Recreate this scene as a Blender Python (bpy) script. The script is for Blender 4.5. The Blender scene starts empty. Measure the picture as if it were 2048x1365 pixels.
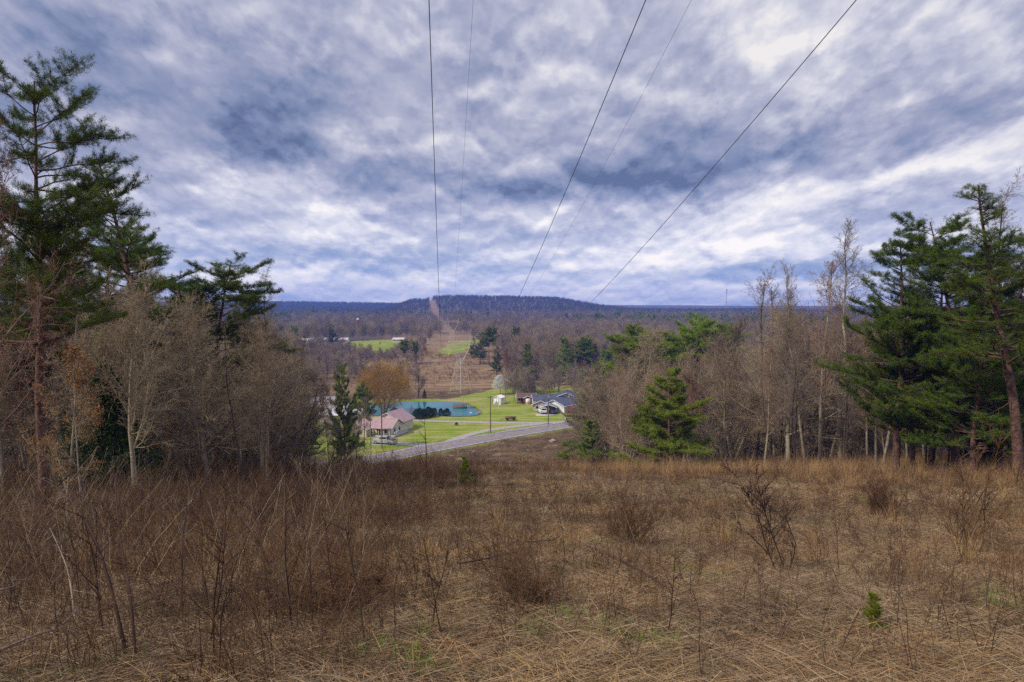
import bpy, math, random
import numpy as np
from mathutils import Vector, Matrix

# ============================================================ camera, world, sun, exposure
sc = bpy.context.scene
col = sc.collection
EZ = 33.0                      # eye height above the valley floor
PITCH = math.radians(3.458)
FPX = 1365.0                   # focal length in photo pixels (24 mm on 36 mm, 2048 px wide)
cam_d = bpy.data.cameras.new('camera')
cam_d.sensor_width = 36; cam_d.lens = 24
cam_d.clip_start = 0.1; cam_d.clip_end = 20000
cam = bpy.data.objects.new('camera', cam_d); col.objects.link(cam)
cam.location = (0, 0, EZ); cam.rotation_euler = (math.radians(90) - PITCH, 0, 0)
sc.camera = cam
sc.view_settings.view_transform = 'Standard'
sc.view_settings.look = 'None'
sc.view_settings.exposure = 0.0
sc.view_settings.gamma = 1.0
sc.view_settings.use_curve_mapping = False
cy = sc.cycles
cy.max_bounces = 4; cy.diffuse_bounces = 2; cy.glossy_bounces = 2
cy.transmission_bounces = 2; cy.volume_bounces = 0; cy.transparent_max_bounces = 6
cy.use_denoising = False; cy.sample_clamp_direct = 3.0
cy.use_adaptive_sampling = True; cy.adaptive_threshold = 0.02
cy.sample_clamp_indirect = 4.0

def ray(px, py):
    a = (px - 1024) / FPX; b = (682.5 - py) / FPX
    cp, sp = math.cos(PITCH), math.sin(PITCH)
    return np.array([a, cp + b * sp, -sp + b * cp])

SUN_AZ = math.radians(-118)    # azimuth from +Y, clockwise seen from above: sun to the left, a little behind
SUN_EL = math.radians(44)
SUN_DIR = Vector((math.sin(SUN_AZ) * math.cos(SUN_EL), math.cos(SUN_AZ) * math.cos(SUN_EL), math.sin(SUN_EL)))
sun_d = bpy.data.lights.new('sun', 'SUN'); sun_d.energy = 3.9; sun_d.angle = math.radians(3)
sun_d.color = (1.0, 0.91, 0.77)
sun = bpy.data.objects.new('sun', sun_d); col.objects.link(sun)
sun.rotation_euler = SUN_DIR.to_track_quat('Z', 'Y').to_euler()
sun.location = (0, 0, 200)

def s2l(c):
    return tuple((x / 12.92 if x <= 0.04045 else ((x + 0.055) / 1.055) ** 2.4) for x in c)

def rgb(r, g, b):
    return s2l((r / 255, g / 255, b / 255)) + (1.0,)

class NT:
    """tiny node-tree helper"""
    def __init__(s, tree): s.t = tree; s.n = tree.nodes; s.l = tree.links
    def new(s, typ, **kw):
        n = s.n.new(typ)
        for k, v in kw.items(): setattr(n, k, v)
        return n
    def put(s, inp, v):
        if v is None: return
        if isinstance(v, bpy.types.NodeSocket): s.l.new(v, inp)
        else: inp.default_value = v
    def math(s, op, a, b=None, c=None, clamp=False):
        n = s.new('ShaderNodeMath', operation=op, use_clamp=clamp)
        s.put(n.inputs[0], a); s.put(n.inputs[1], b); s.put(n.inputs[2], c)
        return n.outputs[0]
    def vmath(s, op, a, b=None):
        n = s.new('ShaderNodeVectorMath', operation=op)
        s.put(n.inputs[0], a); s.put(n.inputs[1], b)
        return n.outputs['Value'] if op in ('DOT_PRODUCT', 'LENGTH') else n.outputs[0]
    def comb(s, x, y, z=0.0):
        n = s.new('ShaderNodeCombineXYZ'); s.put(n.inputs[0], x); s.put(n.inputs[1], y); s.put(n.inputs[2], z)
        return n.outputs[0]
    def sep(s, v):
        n = s.new('ShaderNodeSeparateXYZ'); s.put(n.inputs[0], v); return n.outputs
    def noise(s, v, scale, detail=4, rough=0.5, dist=0.0):
        n = s.new('ShaderNodeTexNoise'); s.put(n.inputs['Vector'], v)
        n.inputs['Scale'].default_value = scale; n.inputs['Detail'].default_value = detail
        n.inputs['Roughness'].default_value = rough; n.inputs['Distortion'].default_value = dist
        return n.outputs
    def ramp(s, f, stops, interp='LINEAR'):
        n = s.new('ShaderNodeValToRGB'); s.put(n.inputs[0], f)
        cr = n.color_ramp; cr.interpolation = interp
        while len(cr.elements) < len(stops): cr.elements.new(0.5)
        for e, (p, c) in zip(cr.elements, stops): e.position = p; e.color = c if len(c) == 4 else tuple(c) + (1,)
        return n.outputs[0]
    def mix(s, f, a, b):
        n = s.new('ShaderNodeMix', data_type='RGBA'); s.put(n.inputs[0], f); s.put(n.inputs[6], a); s.put(n.inputs[7], b)
        return n.outputs[2]
    def smooth(s, v, a, b, lo=0.0, hi=1.0):
        n = s.new('ShaderNodeMapRange', interpolation_type='SMOOTHSTEP')
        s.put(n.inputs[0], v); n.inputs[1].default_value = a; n.inputs[2].default_value = b
        n.inputs[3].default_value = lo; n.inputs[4].default_value = hi
        return n.outputs[0]

def build_world():
    w = bpy.data.worlds.new('World'); sc.world = w; w.use_nodes = True
    w.node_tree.nodes.clear(); N = NT(w.node_tree)
    tc = N.new('ShaderNodeTexCoord')
    d = tc.outputs['Generated']
    x, y, z = N.sep(d)
    az = N.math('ARCTAN2', x, y)
    el = N.math('ARCSINE', z)
    zz = N.math('ADD', N.math('MAXIMUM', z, 0.0), 0.09)
    # flattened towards the horizon, fanning out upwards as a cloud layer does
    elp = N.math('MAXIMUM', el, -0.02)
    U = N.math('MULTIPLY', N.math('DIVIDE', az, N.math('ADD', elp, 0.75)), 2.1)
    V = N.math('MULTIPLY', N.math('LOGARITHM', N.math('ADD', elp, 0.16), 2.71828), 1.15)
    Q = N.comb(U, V, 0.3)
    Q2 = N.comb(U, N.math('SUBTRACT', V, 0.045), 0.3)
    n1 = N.noise(Q, 4.5, 6, 0.58)
    n2 = N.noise(Q, 3.0, 9, 0.55, 0.12)
    n3 = N.noise(Q2, 3.0, 9, 0.55, 0.12)
    n4 = N.noise(Q, 8.0, 7, 0.55, 0.1)
    # billow the layout by a noise whose size shrinks towards the horizon
    wv = N.vmath('SUBTRACT', n1['Color'], (0.5, 0.5, 0.5))
    wx, wy, _ = N.sep(wv)
    k = N.math('MULTIPLY', zz, 0.42)
    u = N.math('MULTIPLY_ADD', wx, N.math('MULTIPLY', k, 1.6), az)
    v = N.math('MULTIPLY_ADD', wy, k, el)
    uv = N.comb(u, v, 0.0)
    # cloud masses: (px, py, half width, half height, tilt degrees, amount)
    B = [(300, 130, 300, 110, 0, -.30), (60, 260, 220, 110, 0, -.17), (590, 205, 150, 60, 8, -.24),
         (600, 325, 130, 42, -5, -.40), (470, 250, 150, 60, 0, -.18), (1130, 370, 330, 48, 3, -.34),
         (1340, 300, 230, 60, 16, -.33), (1620, 285, 260, 36, 15, -.30), (1960, 215, 240, 45, 17, -.32), (850, 370, 120, 45, 0, -.24),
         (1240, 150, 140, 60, 25, -.10), (640, 512, 170, 20, 0, -.30), (860, 535, 160, 18, 0, -.22), (1020, 462, 150, 18, 0, -.16),
         (1330, 470, 120, 20, 0, -.10), (1600, 535, 260, 17, 2, -.34), (400, 440, 120, 34, 0, -.14), (1000, 140, 130, 110, 0, -.12),
         (1750, 425, 180, 22, 8, -.12), (160, 40, 240, 60, 0, -.10), (1900, 90, 160, 50, 0, -.04),
         (500, 375, 90, 32, 12, .34), (660, 425, 90, 42, 0, .24), (345, 75, 70, 60, -20, .16), (700, 140, 110, 90, 30, .15),
         (690, 250, 120, 60, 0, .14), (450, 205, 60, 40, 0, .10), (880, 300, 60, 80, 0, .12), (1510, 95, 150, 110, 0, .30), (1760, 40, 220, 90, 0, .14),
         (1680, 290, 60, 26, 25, .26), (1850, 200, 90, 28, 28, .22), (1640, 205, 120, 40, 20, .12), (1900, 315, 320, 34, 17, .34), (1560, 400, 220, 30, 12, .22),
         (1480, 470, 160, 32, 18, .24), (1270, 500, 110, 26, 20, .20), (1040, 425, 130, 20, 0, .26), (840, 455, 120, 22, 0, .12),
         (560, 470, 140, 20, 0, .18), (1650, 490, 130, 20, 0, .16), (1180, 250, 40, 36, 0, .14), (820, 60, 90, 60, 0, .10),
         (1000, 585, 1400, 24, 0, .22), (640, 500, 60, 16, 0, .16), (540, 545, 90, 14, 0, .16), (780, 560, 110, 12, 0, .14), (1060, 500, 80, 14, 10, .14), (1290, 530, 70, 16, 20, .20), (1480, 505, 60, 18, 10, .16), (1560, 575, 90, 10, 0, .12), (1160, 545, 120, 10, 0, .10)]
    acc = None
    for (px, py, hw, hh, tilt, amt) in B:
        r = ray(px, py); r /= np.linalg.norm(r)
        ua, ve = math.atan2(r[0], r[1]), math.asin(r[2])
        c, s_ = math.cos(math.radians(tilt)), math.sin(math.radians(tilt))
        sx, sy = hw / FPX, hh / FPX
        dv = N.vmath('SUBTRACT', uv, (ua, ve, 0))
        a = N.vmath('DOT_PRODUCT', dv, (c / sx, s_ / sx, 0))
        b = N.vmath('DOT_PRODUCT', dv, (-s_ / sy, c / sy, 0))
        r2 = N.math('MULTIPLY_ADD', a, a, N.math('MULTIPLY', b, b))
        g = N.math('EXPONENT', N.math('MULTIPLY', r2, -1.0))
        acc = N.math('MULTIPLY_ADD', g, amt * 1.3, acc if acc is not None else 0.60)
    vv = N.math('MULTIPLY_ADD', N.math('SUBTRACT', n2['Fac'], 0.5), 0.45, acc)
    vv = N.math('MULTIPLY_ADD', N.math('SUBTRACT', n4['Fac'], 0.5), 0.20, vv)
    # firmer cumulus edges
    n5 = N.noise(Q, 3.7, 8, 0.5, 0.1)
    n6 = N.noise(Q2, 3.7, 8, 0.5, 0.1)
    c5 = N.smooth(n5['Fac'], 0.45, 0.60); c6 = N.smooth(n6['Fac'], 0.45, 0.60)
    vv = N.math('MULTIPLY_ADD', N.math('SUBTRACT', c5, 0.45), 0.18, vv)
    vv = N.math('MULTIPLY_ADD', N.math('MAXIMUM', N.math('SUBTRACT', c6, c5), -0.35), 0.44, vv)
    n7 = N.noise(Q, 10.5, 7, 0.5, 0.1); n8 = N.noise(Q2, 10.5, 7, 0.5, 0.1)
    c7 = N.smooth(n7['Fac'], 0.46, 0.60); c8 = N.smooth(n8['Fac'], 0.46, 0.60)
    vv = N.math('MULTIPLY_ADD', N.math('SUBTRACT', c8, c7), 0.17, vv)
    vv = N.math('MULTIPLY_ADD', N.math('SUBTRACT', c7, 0.45), 0.05, vv)
    # tops of the billows catch the light, bases stay dark
    vv = N.math('MULTIPLY_ADD', N.math('SUBTRACT', n3['Fac'], n2['Fac']), 1.7, vv)
    vv = N.math('MULTIPLY_ADD', vv, 0.72, 0.155)
    ccol = N.ramp(vv, [(0.0, rgb(100, 116, 155)), (0.2, rgb(134, 148, 184)), (0.42, rgb(165, 171, 200)),
                       (0.6, rgb(190, 193, 215)), (0.8, rgb(220, 221, 234)), (1.0, rgb(250, 246, 246))])
    # creamier, hazier towards the horizon
    hz = N.smooth(el, 0.0, 0.16, 1.0, 0.0)
    warm = N.mix(N.math('MULTIPLY', hz, 0.55), ccol, N.ramp(vv, [(0.0, rgb(120, 146, 194)), (0.4, rgb(164, 183, 216)), (0.7, rgb(216, 218, 228)), (1.0, rgb(248, 240, 230))]))
    sky = N.new('ShaderNodeTexSky', sky_type='NISHITA'); sky.sun_disc = False
    sky.sun_elevation = SUN_EL; sky.sun_rotation = SUN_AZ
    bg1 = N.new('ShaderNodeBackground'); N.put(bg1.inputs[0], sky.outputs[0]); bg1.inputs[1].default_value = 0.06
    bg2 = N.new('ShaderNodeBackground'); N.put(bg2.inputs[0], warm); N.put(bg2.inputs[1], N.math('ADD', N.math('ADD', 0.93, N.smooth(el, 0.52, 1.0, 0.0, 0.5)), N.math('ADD', N.smooth(y, 0.15, -0.6, 0.0, 0.5), N.smooth(el, 0.0, 0.24, 0.30, 0.0))))  # unseen sky overhead and behind the camera boosted, added as fill light
    # thin breaks of open blue sky where the clouds are thinnest
    brk = N.smooth(n1['Fac'], 0.62, 0.80, 1.0, 0.93)
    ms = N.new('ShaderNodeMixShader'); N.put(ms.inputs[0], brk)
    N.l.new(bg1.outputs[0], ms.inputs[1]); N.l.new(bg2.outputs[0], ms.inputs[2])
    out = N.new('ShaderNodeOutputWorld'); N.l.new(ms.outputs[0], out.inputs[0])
    w.cycles.sampling_method = 'MANUAL'; w.cycles.sample_map_resolution = 512
build_world()

# ============================================================ generic helpers
def empty(name, loc=(0, 0, 0), rz=0.0, sc_=1.0):
    o = bpy.data.objects.new(name, None); o.empty_display_size = 0.3
    o.location = loc; o.rotation_euler = (0, 0, rz); o.scale = (sc_, sc_, sc_)
    col.objects.link(o); return o
def tag(o, label=None, cat=None, group=None, kind=None):
    if label: o['label'] = label
    if cat: o['category'] = cat
    if group: o['group'] = group
    if kind: o['kind'] = kind
    return o
def link(name, me, parent=None, loc=None):
    o = bpy.data.objects.new(name, me); col.objects.link(o)
    if parent is not None: o.parent = parent
    if loc is not None: o.location = loc
    return o

class MB:
    """collects quads / tris as arrays and makes one mesh"""
    def __init__(s): s.v = []; s.f = []; s.m = []; s.n = 0
    def add(s, verts, faces, mat=0):
        verts = np.asarray(verts, float).reshape(-1, 3)
        faces = np.asarray(faces, int)
        s.v.append(verts); s.f.append(faces + s.n); s.m.append(np.full(len(faces), mat)); s.n += len(verts)
    def box(s, c, size, rz=0.0, mat=0, taper=1.0, base=False):
        sx, sy, sz = [k / 2 for k in size]
        v = np.array([[-sx, -sy, -sz], [sx, -sy, -sz], [sx, sy, -sz], [-sx, sy, -sz],
                      [-sx * taper, -sy * taper, sz], [sx * taper, -sy * taper, sz], [sx * taper, sy * taper, sz], [-sx * taper, sy * taper, sz]])
        if base: v[:, 2] += sz
        if rz:
            c_, s_ = math.cos(rz), math.sin(rz)
            v = np.stack([v[:, 0] * c_ - v[:, 1] * s_, v[:, 0] * s_ + v[:, 1] * c_, v[:, 2]], 1)
        s.add(v + np.array(c), [[0, 3, 2, 1], [4, 5, 6, 7], [0, 1, 5, 4], [1, 2, 6, 5], [2, 3, 7, 6], [3, 0, 4, 7]], mat)
    def prism(s, pts, depth_vec, mat=0):
        """polygon (list of 3d pts) extruded along depth_vec"""
        p = np.array(pts, float); q = p + np.array(depth_vec, float); n = len(p)
        for i in range(n):
            j = (i + 1) % n
            s.add([p[i], p[j], q[j], q[i]], [[0, 1, 2, 3]], mat)
        c1 = p.mean(0); c2 = q.mean(0)
        for i in range(n):
            j = (i + 1) % n
            s.add([p[j], p[i], c1], [[0, 1, 2]], mat); s.add([q[i], q[j], c2], [[0, 1, 2]], mat)
    def tubes(s, P0, P1, R0, R1, sides=3, mat=0):
        P0 = np.asarray(P0, float).reshape(-1, 3); P1 = np.asarray(P1, float).reshape(-1, 3)
        R0 = np.broadcast_to(np.asarray(R0, float), (len(P0),)); R1 = np.broadcast_to(np.asarray(R1, float), (len(P0),))
        if len(P0) == 0: return
        d = P1 - P0; d /= np.maximum(np.linalg.norm(d, axis=1, keepdims=True), 1e-9)
        ref = np.where(np.abs(d[:, 2:3]) > 0.9, np.array([[1.0, 0, 0]]), np.array([[0, 0, 1.0]]))
        a = np.cross(d, ref); a /= np.linalg.norm(a, axis=1, keepdims=True); b = np.cross(d, a)
        ang = np.arange(sides) * 2 * math.pi / sides
        ca, sa = np.cos(ang)[None, :, None], np.sin(ang)[None, :, None]
        off = a[:, None] * ca + b[:, None] * sa
        V = np.concatenate([P0[:, None] + off * R0[:, None, None], P1[:, None] + off * R1[:, None, None]], 1)
        n = len(P0); base = (np.arange(n) * 2 * sides)[:, None, None]
        q = np.array([[i, (i + 1) % sides, sides + (i + 1) % sides, sides + i] for i in range(sides)])
        F = (base + q[None]).reshape(-1, 4)
        s.add(V.reshape(-1, 3), F, mat)
    def tris(s, V, mat=0):
        V = np.asarray(V, float).reshape(-1, 3)
        s.add(V, np.arange(len(V)).reshape(-1, 3), mat)
    def quads(s, V, mat=0):
        V = np.asarray(V, float).reshape(-1, 3)
        s.add(V, np.arange(len(V)).reshape(-1, 4), mat)
    def mesh(s, name, mats, smooth=False):
        me = bpy.data.meshes.new(name)
        V = np.concatenate(s.v) if s.v else np.zeros((0, 3))
        counts = np.concatenate([np.full(len(f), f.shape[1]) for f in s.f]) if s.f else np.zeros(0, int)
        loops = np.concatenate([f.ravel() for f in s.f]) if s.f else np.zeros(0, int)
        me.vertices.add(len(V)); me.vertices.foreach_set('co', V.astype(np.float32).ravel())
        me.loops.add(len(loops)); me.loops.foreach_set('vertex_index', loops.astype(np.int32))
        me.polygons.add(len(counts))
        st = np.concatenate([[0], np.cumsum(counts)[:-1]]) if len(counts) else counts
        me.polygons.foreach_set('loop_start', st.astype(np.int32))
        me.polygons.foreach_set('loop_total', counts.astype(np.int32))
        me.polygons.foreach_set('material_index', np.concatenate(s.m).astype(np.int32))
        if smooth: me.polygons.foreach_set('use_smooth', np.ones(len(counts), bool))
        for m in (mats if isinstance(mats, (list, tuple)) else [mats]): me.materials.append(m)
        me.update(calc_edges=True); me.validate()
        return me
    def build(s, name, mats, parent=None, loc=None, smooth=False):
        return link(name, s.mesh(name, mats, smooth), parent, loc)

# ------------------------------------------------------------ materials
MATS = {}
def mat(name, c1, c2=None, scale=5.0, rough=0.85, spec=0.25, rnd=0.0, bump=0.0, metal=0.0, detail=3, sub=None):
    """two-tone noise material; rnd: how strongly the tone shifts from one object/instance to the next"""
    if name in MATS: return MATS[name]
    m = bpy.data.materials.new(name); m.use_nodes = True
    N = NT(m.node_tree); bs = m.node_tree.nodes['Principled BSDF']
    bs.inputs['Roughness'].default_value = rough; bs.inputs['Specular IOR Level'].default_value = spec
    bs.inputs['Metallic'].default_value = metal
    c1 = tuple(c1) + (1,) if len(c1) == 3 else c1
    if c2 is None:
        c2 = tuple(k * 0.78 for k in c1[:3]) + (1,)
    else: c2 = tuple(c2) + (1,) if len(c2) == 3 else c2
    tc = N.new('ShaderNodeTexCoord')
    nz = N.noise(tc.outputs['Object'], scale, detail, 0.6)
    f = N.smooth(nz['Fac'], 0.36, 0.64)
    if rnd:
        oi = N.new('ShaderNodeObjectInfo')
        f = N.math('ADD', N.math('MULTIPLY', f, 1 - rnd), N.math('MULTIPLY', oi.outputs['Random'], rnd), clamp=True)
    c = N.mix(f, c1, c2)
    if rnd:
        hs = N.new('ShaderNodeHueSaturation'); N.put(hs.inputs['Color'], c)
        r2 = N.math('FRACT', N.math('MULTIPLY', oi.outputs['Random'], 37.7))
        N.put(hs.inputs['Value'], N.math('MULTIPLY_ADD', r2, 0.5 * rnd + 0.15, 1.0 - 0.25 * rnd - 0.075))
        N.put(hs.inputs['Hue'], N.math('MULTIPLY_ADD', r2, 0.02, 0.49))
        c = hs.outputs[0]
    N.put(bs.inputs['Base Color'], c)
    if bump:
        bp = N.new('ShaderNodeBump'); bp.inputs['Strength'].default_value = bump; bp.inputs['Distance'].default_value = 0.05
        N.put(bp.inputs['Height'], nz['Fac']); N.l.new(bp.outputs[0], bs.inputs['Normal'])
    MATS[name] = m; return m

M_pinebark = mat('pine_bark', (.15, .08, .058), (.06, .034, .027), 6, bump=.6)
M_needle = mat('pine_needles', (.095, .140, .012), (.036, .062, .007), 1.6, spec=.12, rough=.7, rnd=.3)
M_needle_y = mat('young_pine_needles', (.185, .235, .016), (.080, .120, .010), 1.6, spec=.12, rough=.7, rnd=.35)
M_cedar = mat('cedar_foliage', (.036, .062, .014), (.014, .030, .008), 2.0, rough=.7, rnd=.3)
M_bark_grey = mat('grey_bark', (.31, .26, .185), (.15, .12, .08), 3.0, bump=.4, rnd=.4)
M_bark_dark = mat('dark_bark', (.075, .055, .04), (.04, .03, .022), 3.0, bump=.4, rnd=.4)
M_bark_pale = mat('pale_birch_bark', (.42, .38, .32), (.2, .17, .13), 5.0, rnd=.2)
M_twig = mat('grey_brown_twigs', (.34, .26, .165), (.18, .132, .085), .8, rnd=.6)
M_twig_red = mat('reddish_twigs', (.29, .18, .12), (.20, .125, .085), .8, rnd=.5)
M_twig_purple = mat('purple_brown_twigs', (.21, .155, .12), (.13, .098, .08), .8, rnd=.6)
M_bud_red = mat('red_buds', (.22, .03, .02), (.12, .02, .015), 3, rnd=.2)
M_willow = mat('willow_twigs', (.44, .22, .035), (.26, .15, .03), .5, rnd=.1)
M_oakleaf = mat('dry_oak_leaves', (.28, .115, .03), (.12, .05, .02), 4, rnd=.2)
M_blossom = mat('white_blossom', (.75, .74, .68), (.55, .56, .48), 3)
M_straw = mat('straw', (.36, .26, .155), (.13, .085, .05), 2.5, rnd=.5)
M_straw_gold = mat('golden_sedge', (.40, .25, .11), (.22, .13, .06), 2.5, rnd=.5)
M_weed = mat('dead_weed_stems', (.150, .078, .038), (.058, .030, .018), 3, rnd=.7)
M_weed_dark = mat('dark_cane', (.055, .026, .018), (.03, .017, .013), 4, rnd=.3)
M_brush = mat('brown_brush', (.135, .070, .034), (.050, .028, .017), 2, rnd=.6)
M_greengrass = mat('green_grass', (.14, .28, .02), (.06, .14, .014), 3, rnd=.5)
M_deadwood = mat('dead_wood', (.24, .19, .15), (.11, .08, .06), 8, bump=.5, rnd=.4)
M_stone = mat('stone', (.34, .27, .20), (.20, .155, .11), 5, bump=.6, rnd=.4)
M_leaf = mat('leaf_litter', (.26, .14, .075), (.12, .06, .035), 4, rnd=.6)

# ============================================================ terrain
rs = np.random.RandomState(5)
_sn = [(rs.uniform(-1, 1, 2), rs.uniform(0, 6.28)) for _ in range(40)]
def snoise(x, y, scale, seed=0, n=6):
    """smooth sum-of-sines noise, about -1..1"""
    v = 0
    for i in range(n):
        d, ph = _sn[(seed * 7 + i * 3) % 40]
        dn = d / np.linalg.norm(d) * (0.6 + 0.9 * ((i * 37 + seed * 11) % 10) / 10)
        v = v + np.sin((x * dn[0] + y * dn[1]) * scale + ph + 1.3 * np.sin((x * dn[1] - y * dn[0]) * scale * .6 + ph * 2))
    return v / n * 1.4
def sstep(a, b, v):
    t = np.clip((np.asarray(v, float) - a) / (b - a), 0, 1); return t * t * (3 - 2 * t)
def G(px, py, z=0.0):
    r = ray(px, py); t = (z - EZ) / r[2]
    return np.array([r[0] * t, r[1] * t])
# road centreline on the valley floor
ROAD = np.array([[-150, 92], [-95, 104], [-58, 122]] + [list(G(px, py)) for px, py in ((745, 918.5), (850, 899), (950, 881), (1050, 863.5), (1150, 847.5))] + [[34, 196], [60, 214], [110, 240], [190, 268]])
def catmull(P, n=12):
    P = np.asarray(P, float); out = []
    for i in range(len(P) - 1):
        p0 = P[max(i - 1, 0)]; p1 = P[i]; p2 = P[i + 1]; p3 = P[min(i + 2, len(P) - 1)]
        for t in np.linspace(0, 1, n, endpoint=False):
            out.append(.5 * ((2 * p1) + (-p0 + p2) * t + (2 * p0 - 5 * p1 + 4 * p2 - p3) * t * t + (-p0 + 3 * p1 - 3 * p2 + p3) * t ** 3))
    out.append(P[-1]); return np.array(out)
ROADC = catmull(ROAD, 10)
def seg_dist(x, y, line):
    x = np.asarray(x, float); y = np.asarray(y, float); best = np.full(x.shape, 1e9)
    for a, b in zip(line[:-1], line[1:]):
        ab = b - a; L = (ab ** 2).sum()
        t = np.clip(((x - a[0]) * ab[0] + (y - a[1]) * ab[1]) / L, 0, 1)
        best = np.minimum(best, np.hypot(x - a[0] - t * ab[0], y - a[1] - t * ab[1]))
    return best
def inpoly(x, y, poly):
    x = np.asarray(x, float); y = np.asarray(y, float); ins = np.zeros(x.shape, bool); n = len(poly)
    for i in range(n):
        x1, y1 = poly[i]; x2, y2 = poly[(i + 1) % n]
        if y1 == y2: continue
        c = ((y1 > y) != (y2 > y)) & (x < (x2 - x1) * (y - y1) / (y2 - y1) + x1); ins ^= c
    return ins
POND = catmull(np.array([list(G(px, py)) for px, py in ((640, 812), (700, 806), (760, 804.5), (840, 803), (900, 803.5), (925, 805), (942, 812), (955, 821), (958, 827), (945, 830.5), (910, 831.5), (870, 830), (820, 829), (760, 829), (690, 828), (640, 820))]), 5)
def ridge(x, D):
    """far wooded ridges: nearer purple one on the right, a farther blue one on the left"""
    a = x / np.maximum(D, 1)                      # tangent of azimuth
    px = 1024 + a * FPX
    pys = np.interp(px, [300, 560, 700, 790, 830, 848, 866, 900, 1000, 1060, 1120, 1150, 1190, 1240, 1300, 1420, 1500, 1700, 2100],
                        [640, 634, 626, 610, 596, 598, 592, 590, 591, 592, 594, 600, 607, 613, 618, 616, 613, 622, 618])
    crest = EZ - (pys - 600) / FPX * 1750 - 11
    h1 = crest * sstep(1080, 1750, D) ** 1.1
    h1 = np.where(D > 1750, crest - (D - 1750) * .05, h1)
    pyl = np.interp(px, [0, 560, 700, 850, 1100], [605, 605, 606, 608, 625])
    h2 = (EZ - (pyl - 600) / FPX * 2700 - 11) * sstep(1900, 2650, D)
    return np.maximum(h1, np.maximum(h2, 0)) 
def H(x, y):
    x = np.asarray(x, float); y = np.asarray(y, float)
    D = np.hypot(x, y)
    s = .2165 + .010 * sstep(5, -60, x) - .010 * sstep(20, 60, x) + .017 * sstep(25, 115, y) * sstep(75, 20, x)
    plane = 31.3 - s * y + .35 * snoise(x, y, .09, 1) * sstep(3, 25, D) + .10 * snoise(x, y, .55, 2) + .04 * snoise(x, y, 1.9, 3)
    V = 0.10 * snoise(x, y, .05, 4) * sstep(225, 300, D)
    V = V + np.interp(D, [0, 245, 320, 420, 520, 700, 1080], [0, 0, 1.4, 3.0, 2.0, 0, 0]) + ridge(x, D) * (y > 0)
    V = V + sstep(1080, 1400, D) * 2.5 * snoise(x, y, .007, 5)
    k = 1.2
    m = np.maximum(plane, V) + k * np.log1p(np.exp(-np.abs(plane - V) / k)) * sstep(260, 160, D)
    m = m - k * np.log1p(np.exp(-np.abs(plane - V) / k)) * 0
    near = (D < 330)
    if np.any(near):
        rd = np.full(x.shape, 99.0)
        idx = np.where(near)
        if x.ndim: rd[idx] = seg_dist(x[idx], y[idx], ROADC)
        else: rd = seg_dist(x, y, ROADC)
        w = sstep(11, 4.2, rd); m = m * (1 - w) + 0.0 * w
        pd = np.full(x.shape, 99.0)
        if x.ndim:
            pd[idx] = seg_dist(x[idx], y[idx], POND); ins = inpoly(x, y, POND)
        else: pd = seg_dist(x, y, POND); ins = inpoly(x, y, POND)
        depth = np.where(ins, -0.35 - .9 * sstep(0, 4, pd), -0.30 * sstep(2.2, 0, pd))
        m = m + depth
    return m
def Hs(x, y): return float(H(np.array([x]), np.array([y]))[0])
def GT(px, py):
    """where the sight line of a photo pixel meets the ground"""
    r = ray(px, py); t = np.concatenate([np.arange(2, 400, .25), np.arange(400, 3000, 3)])
    X, Y, Z = r[0] * t, r[1] * t, EZ + r[2] * t
    below = Z < H(X, Y)
    i = np.argmax(below) if below.any() else len(t) - 1
    return np.array([X[i], Y[i], Z[i]])
def at(px, D):
    """ground point at photo column px, D metres ahead"""
    x = (px - 1024) / FPX * D; return x, D, Hs(x, D)

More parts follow.
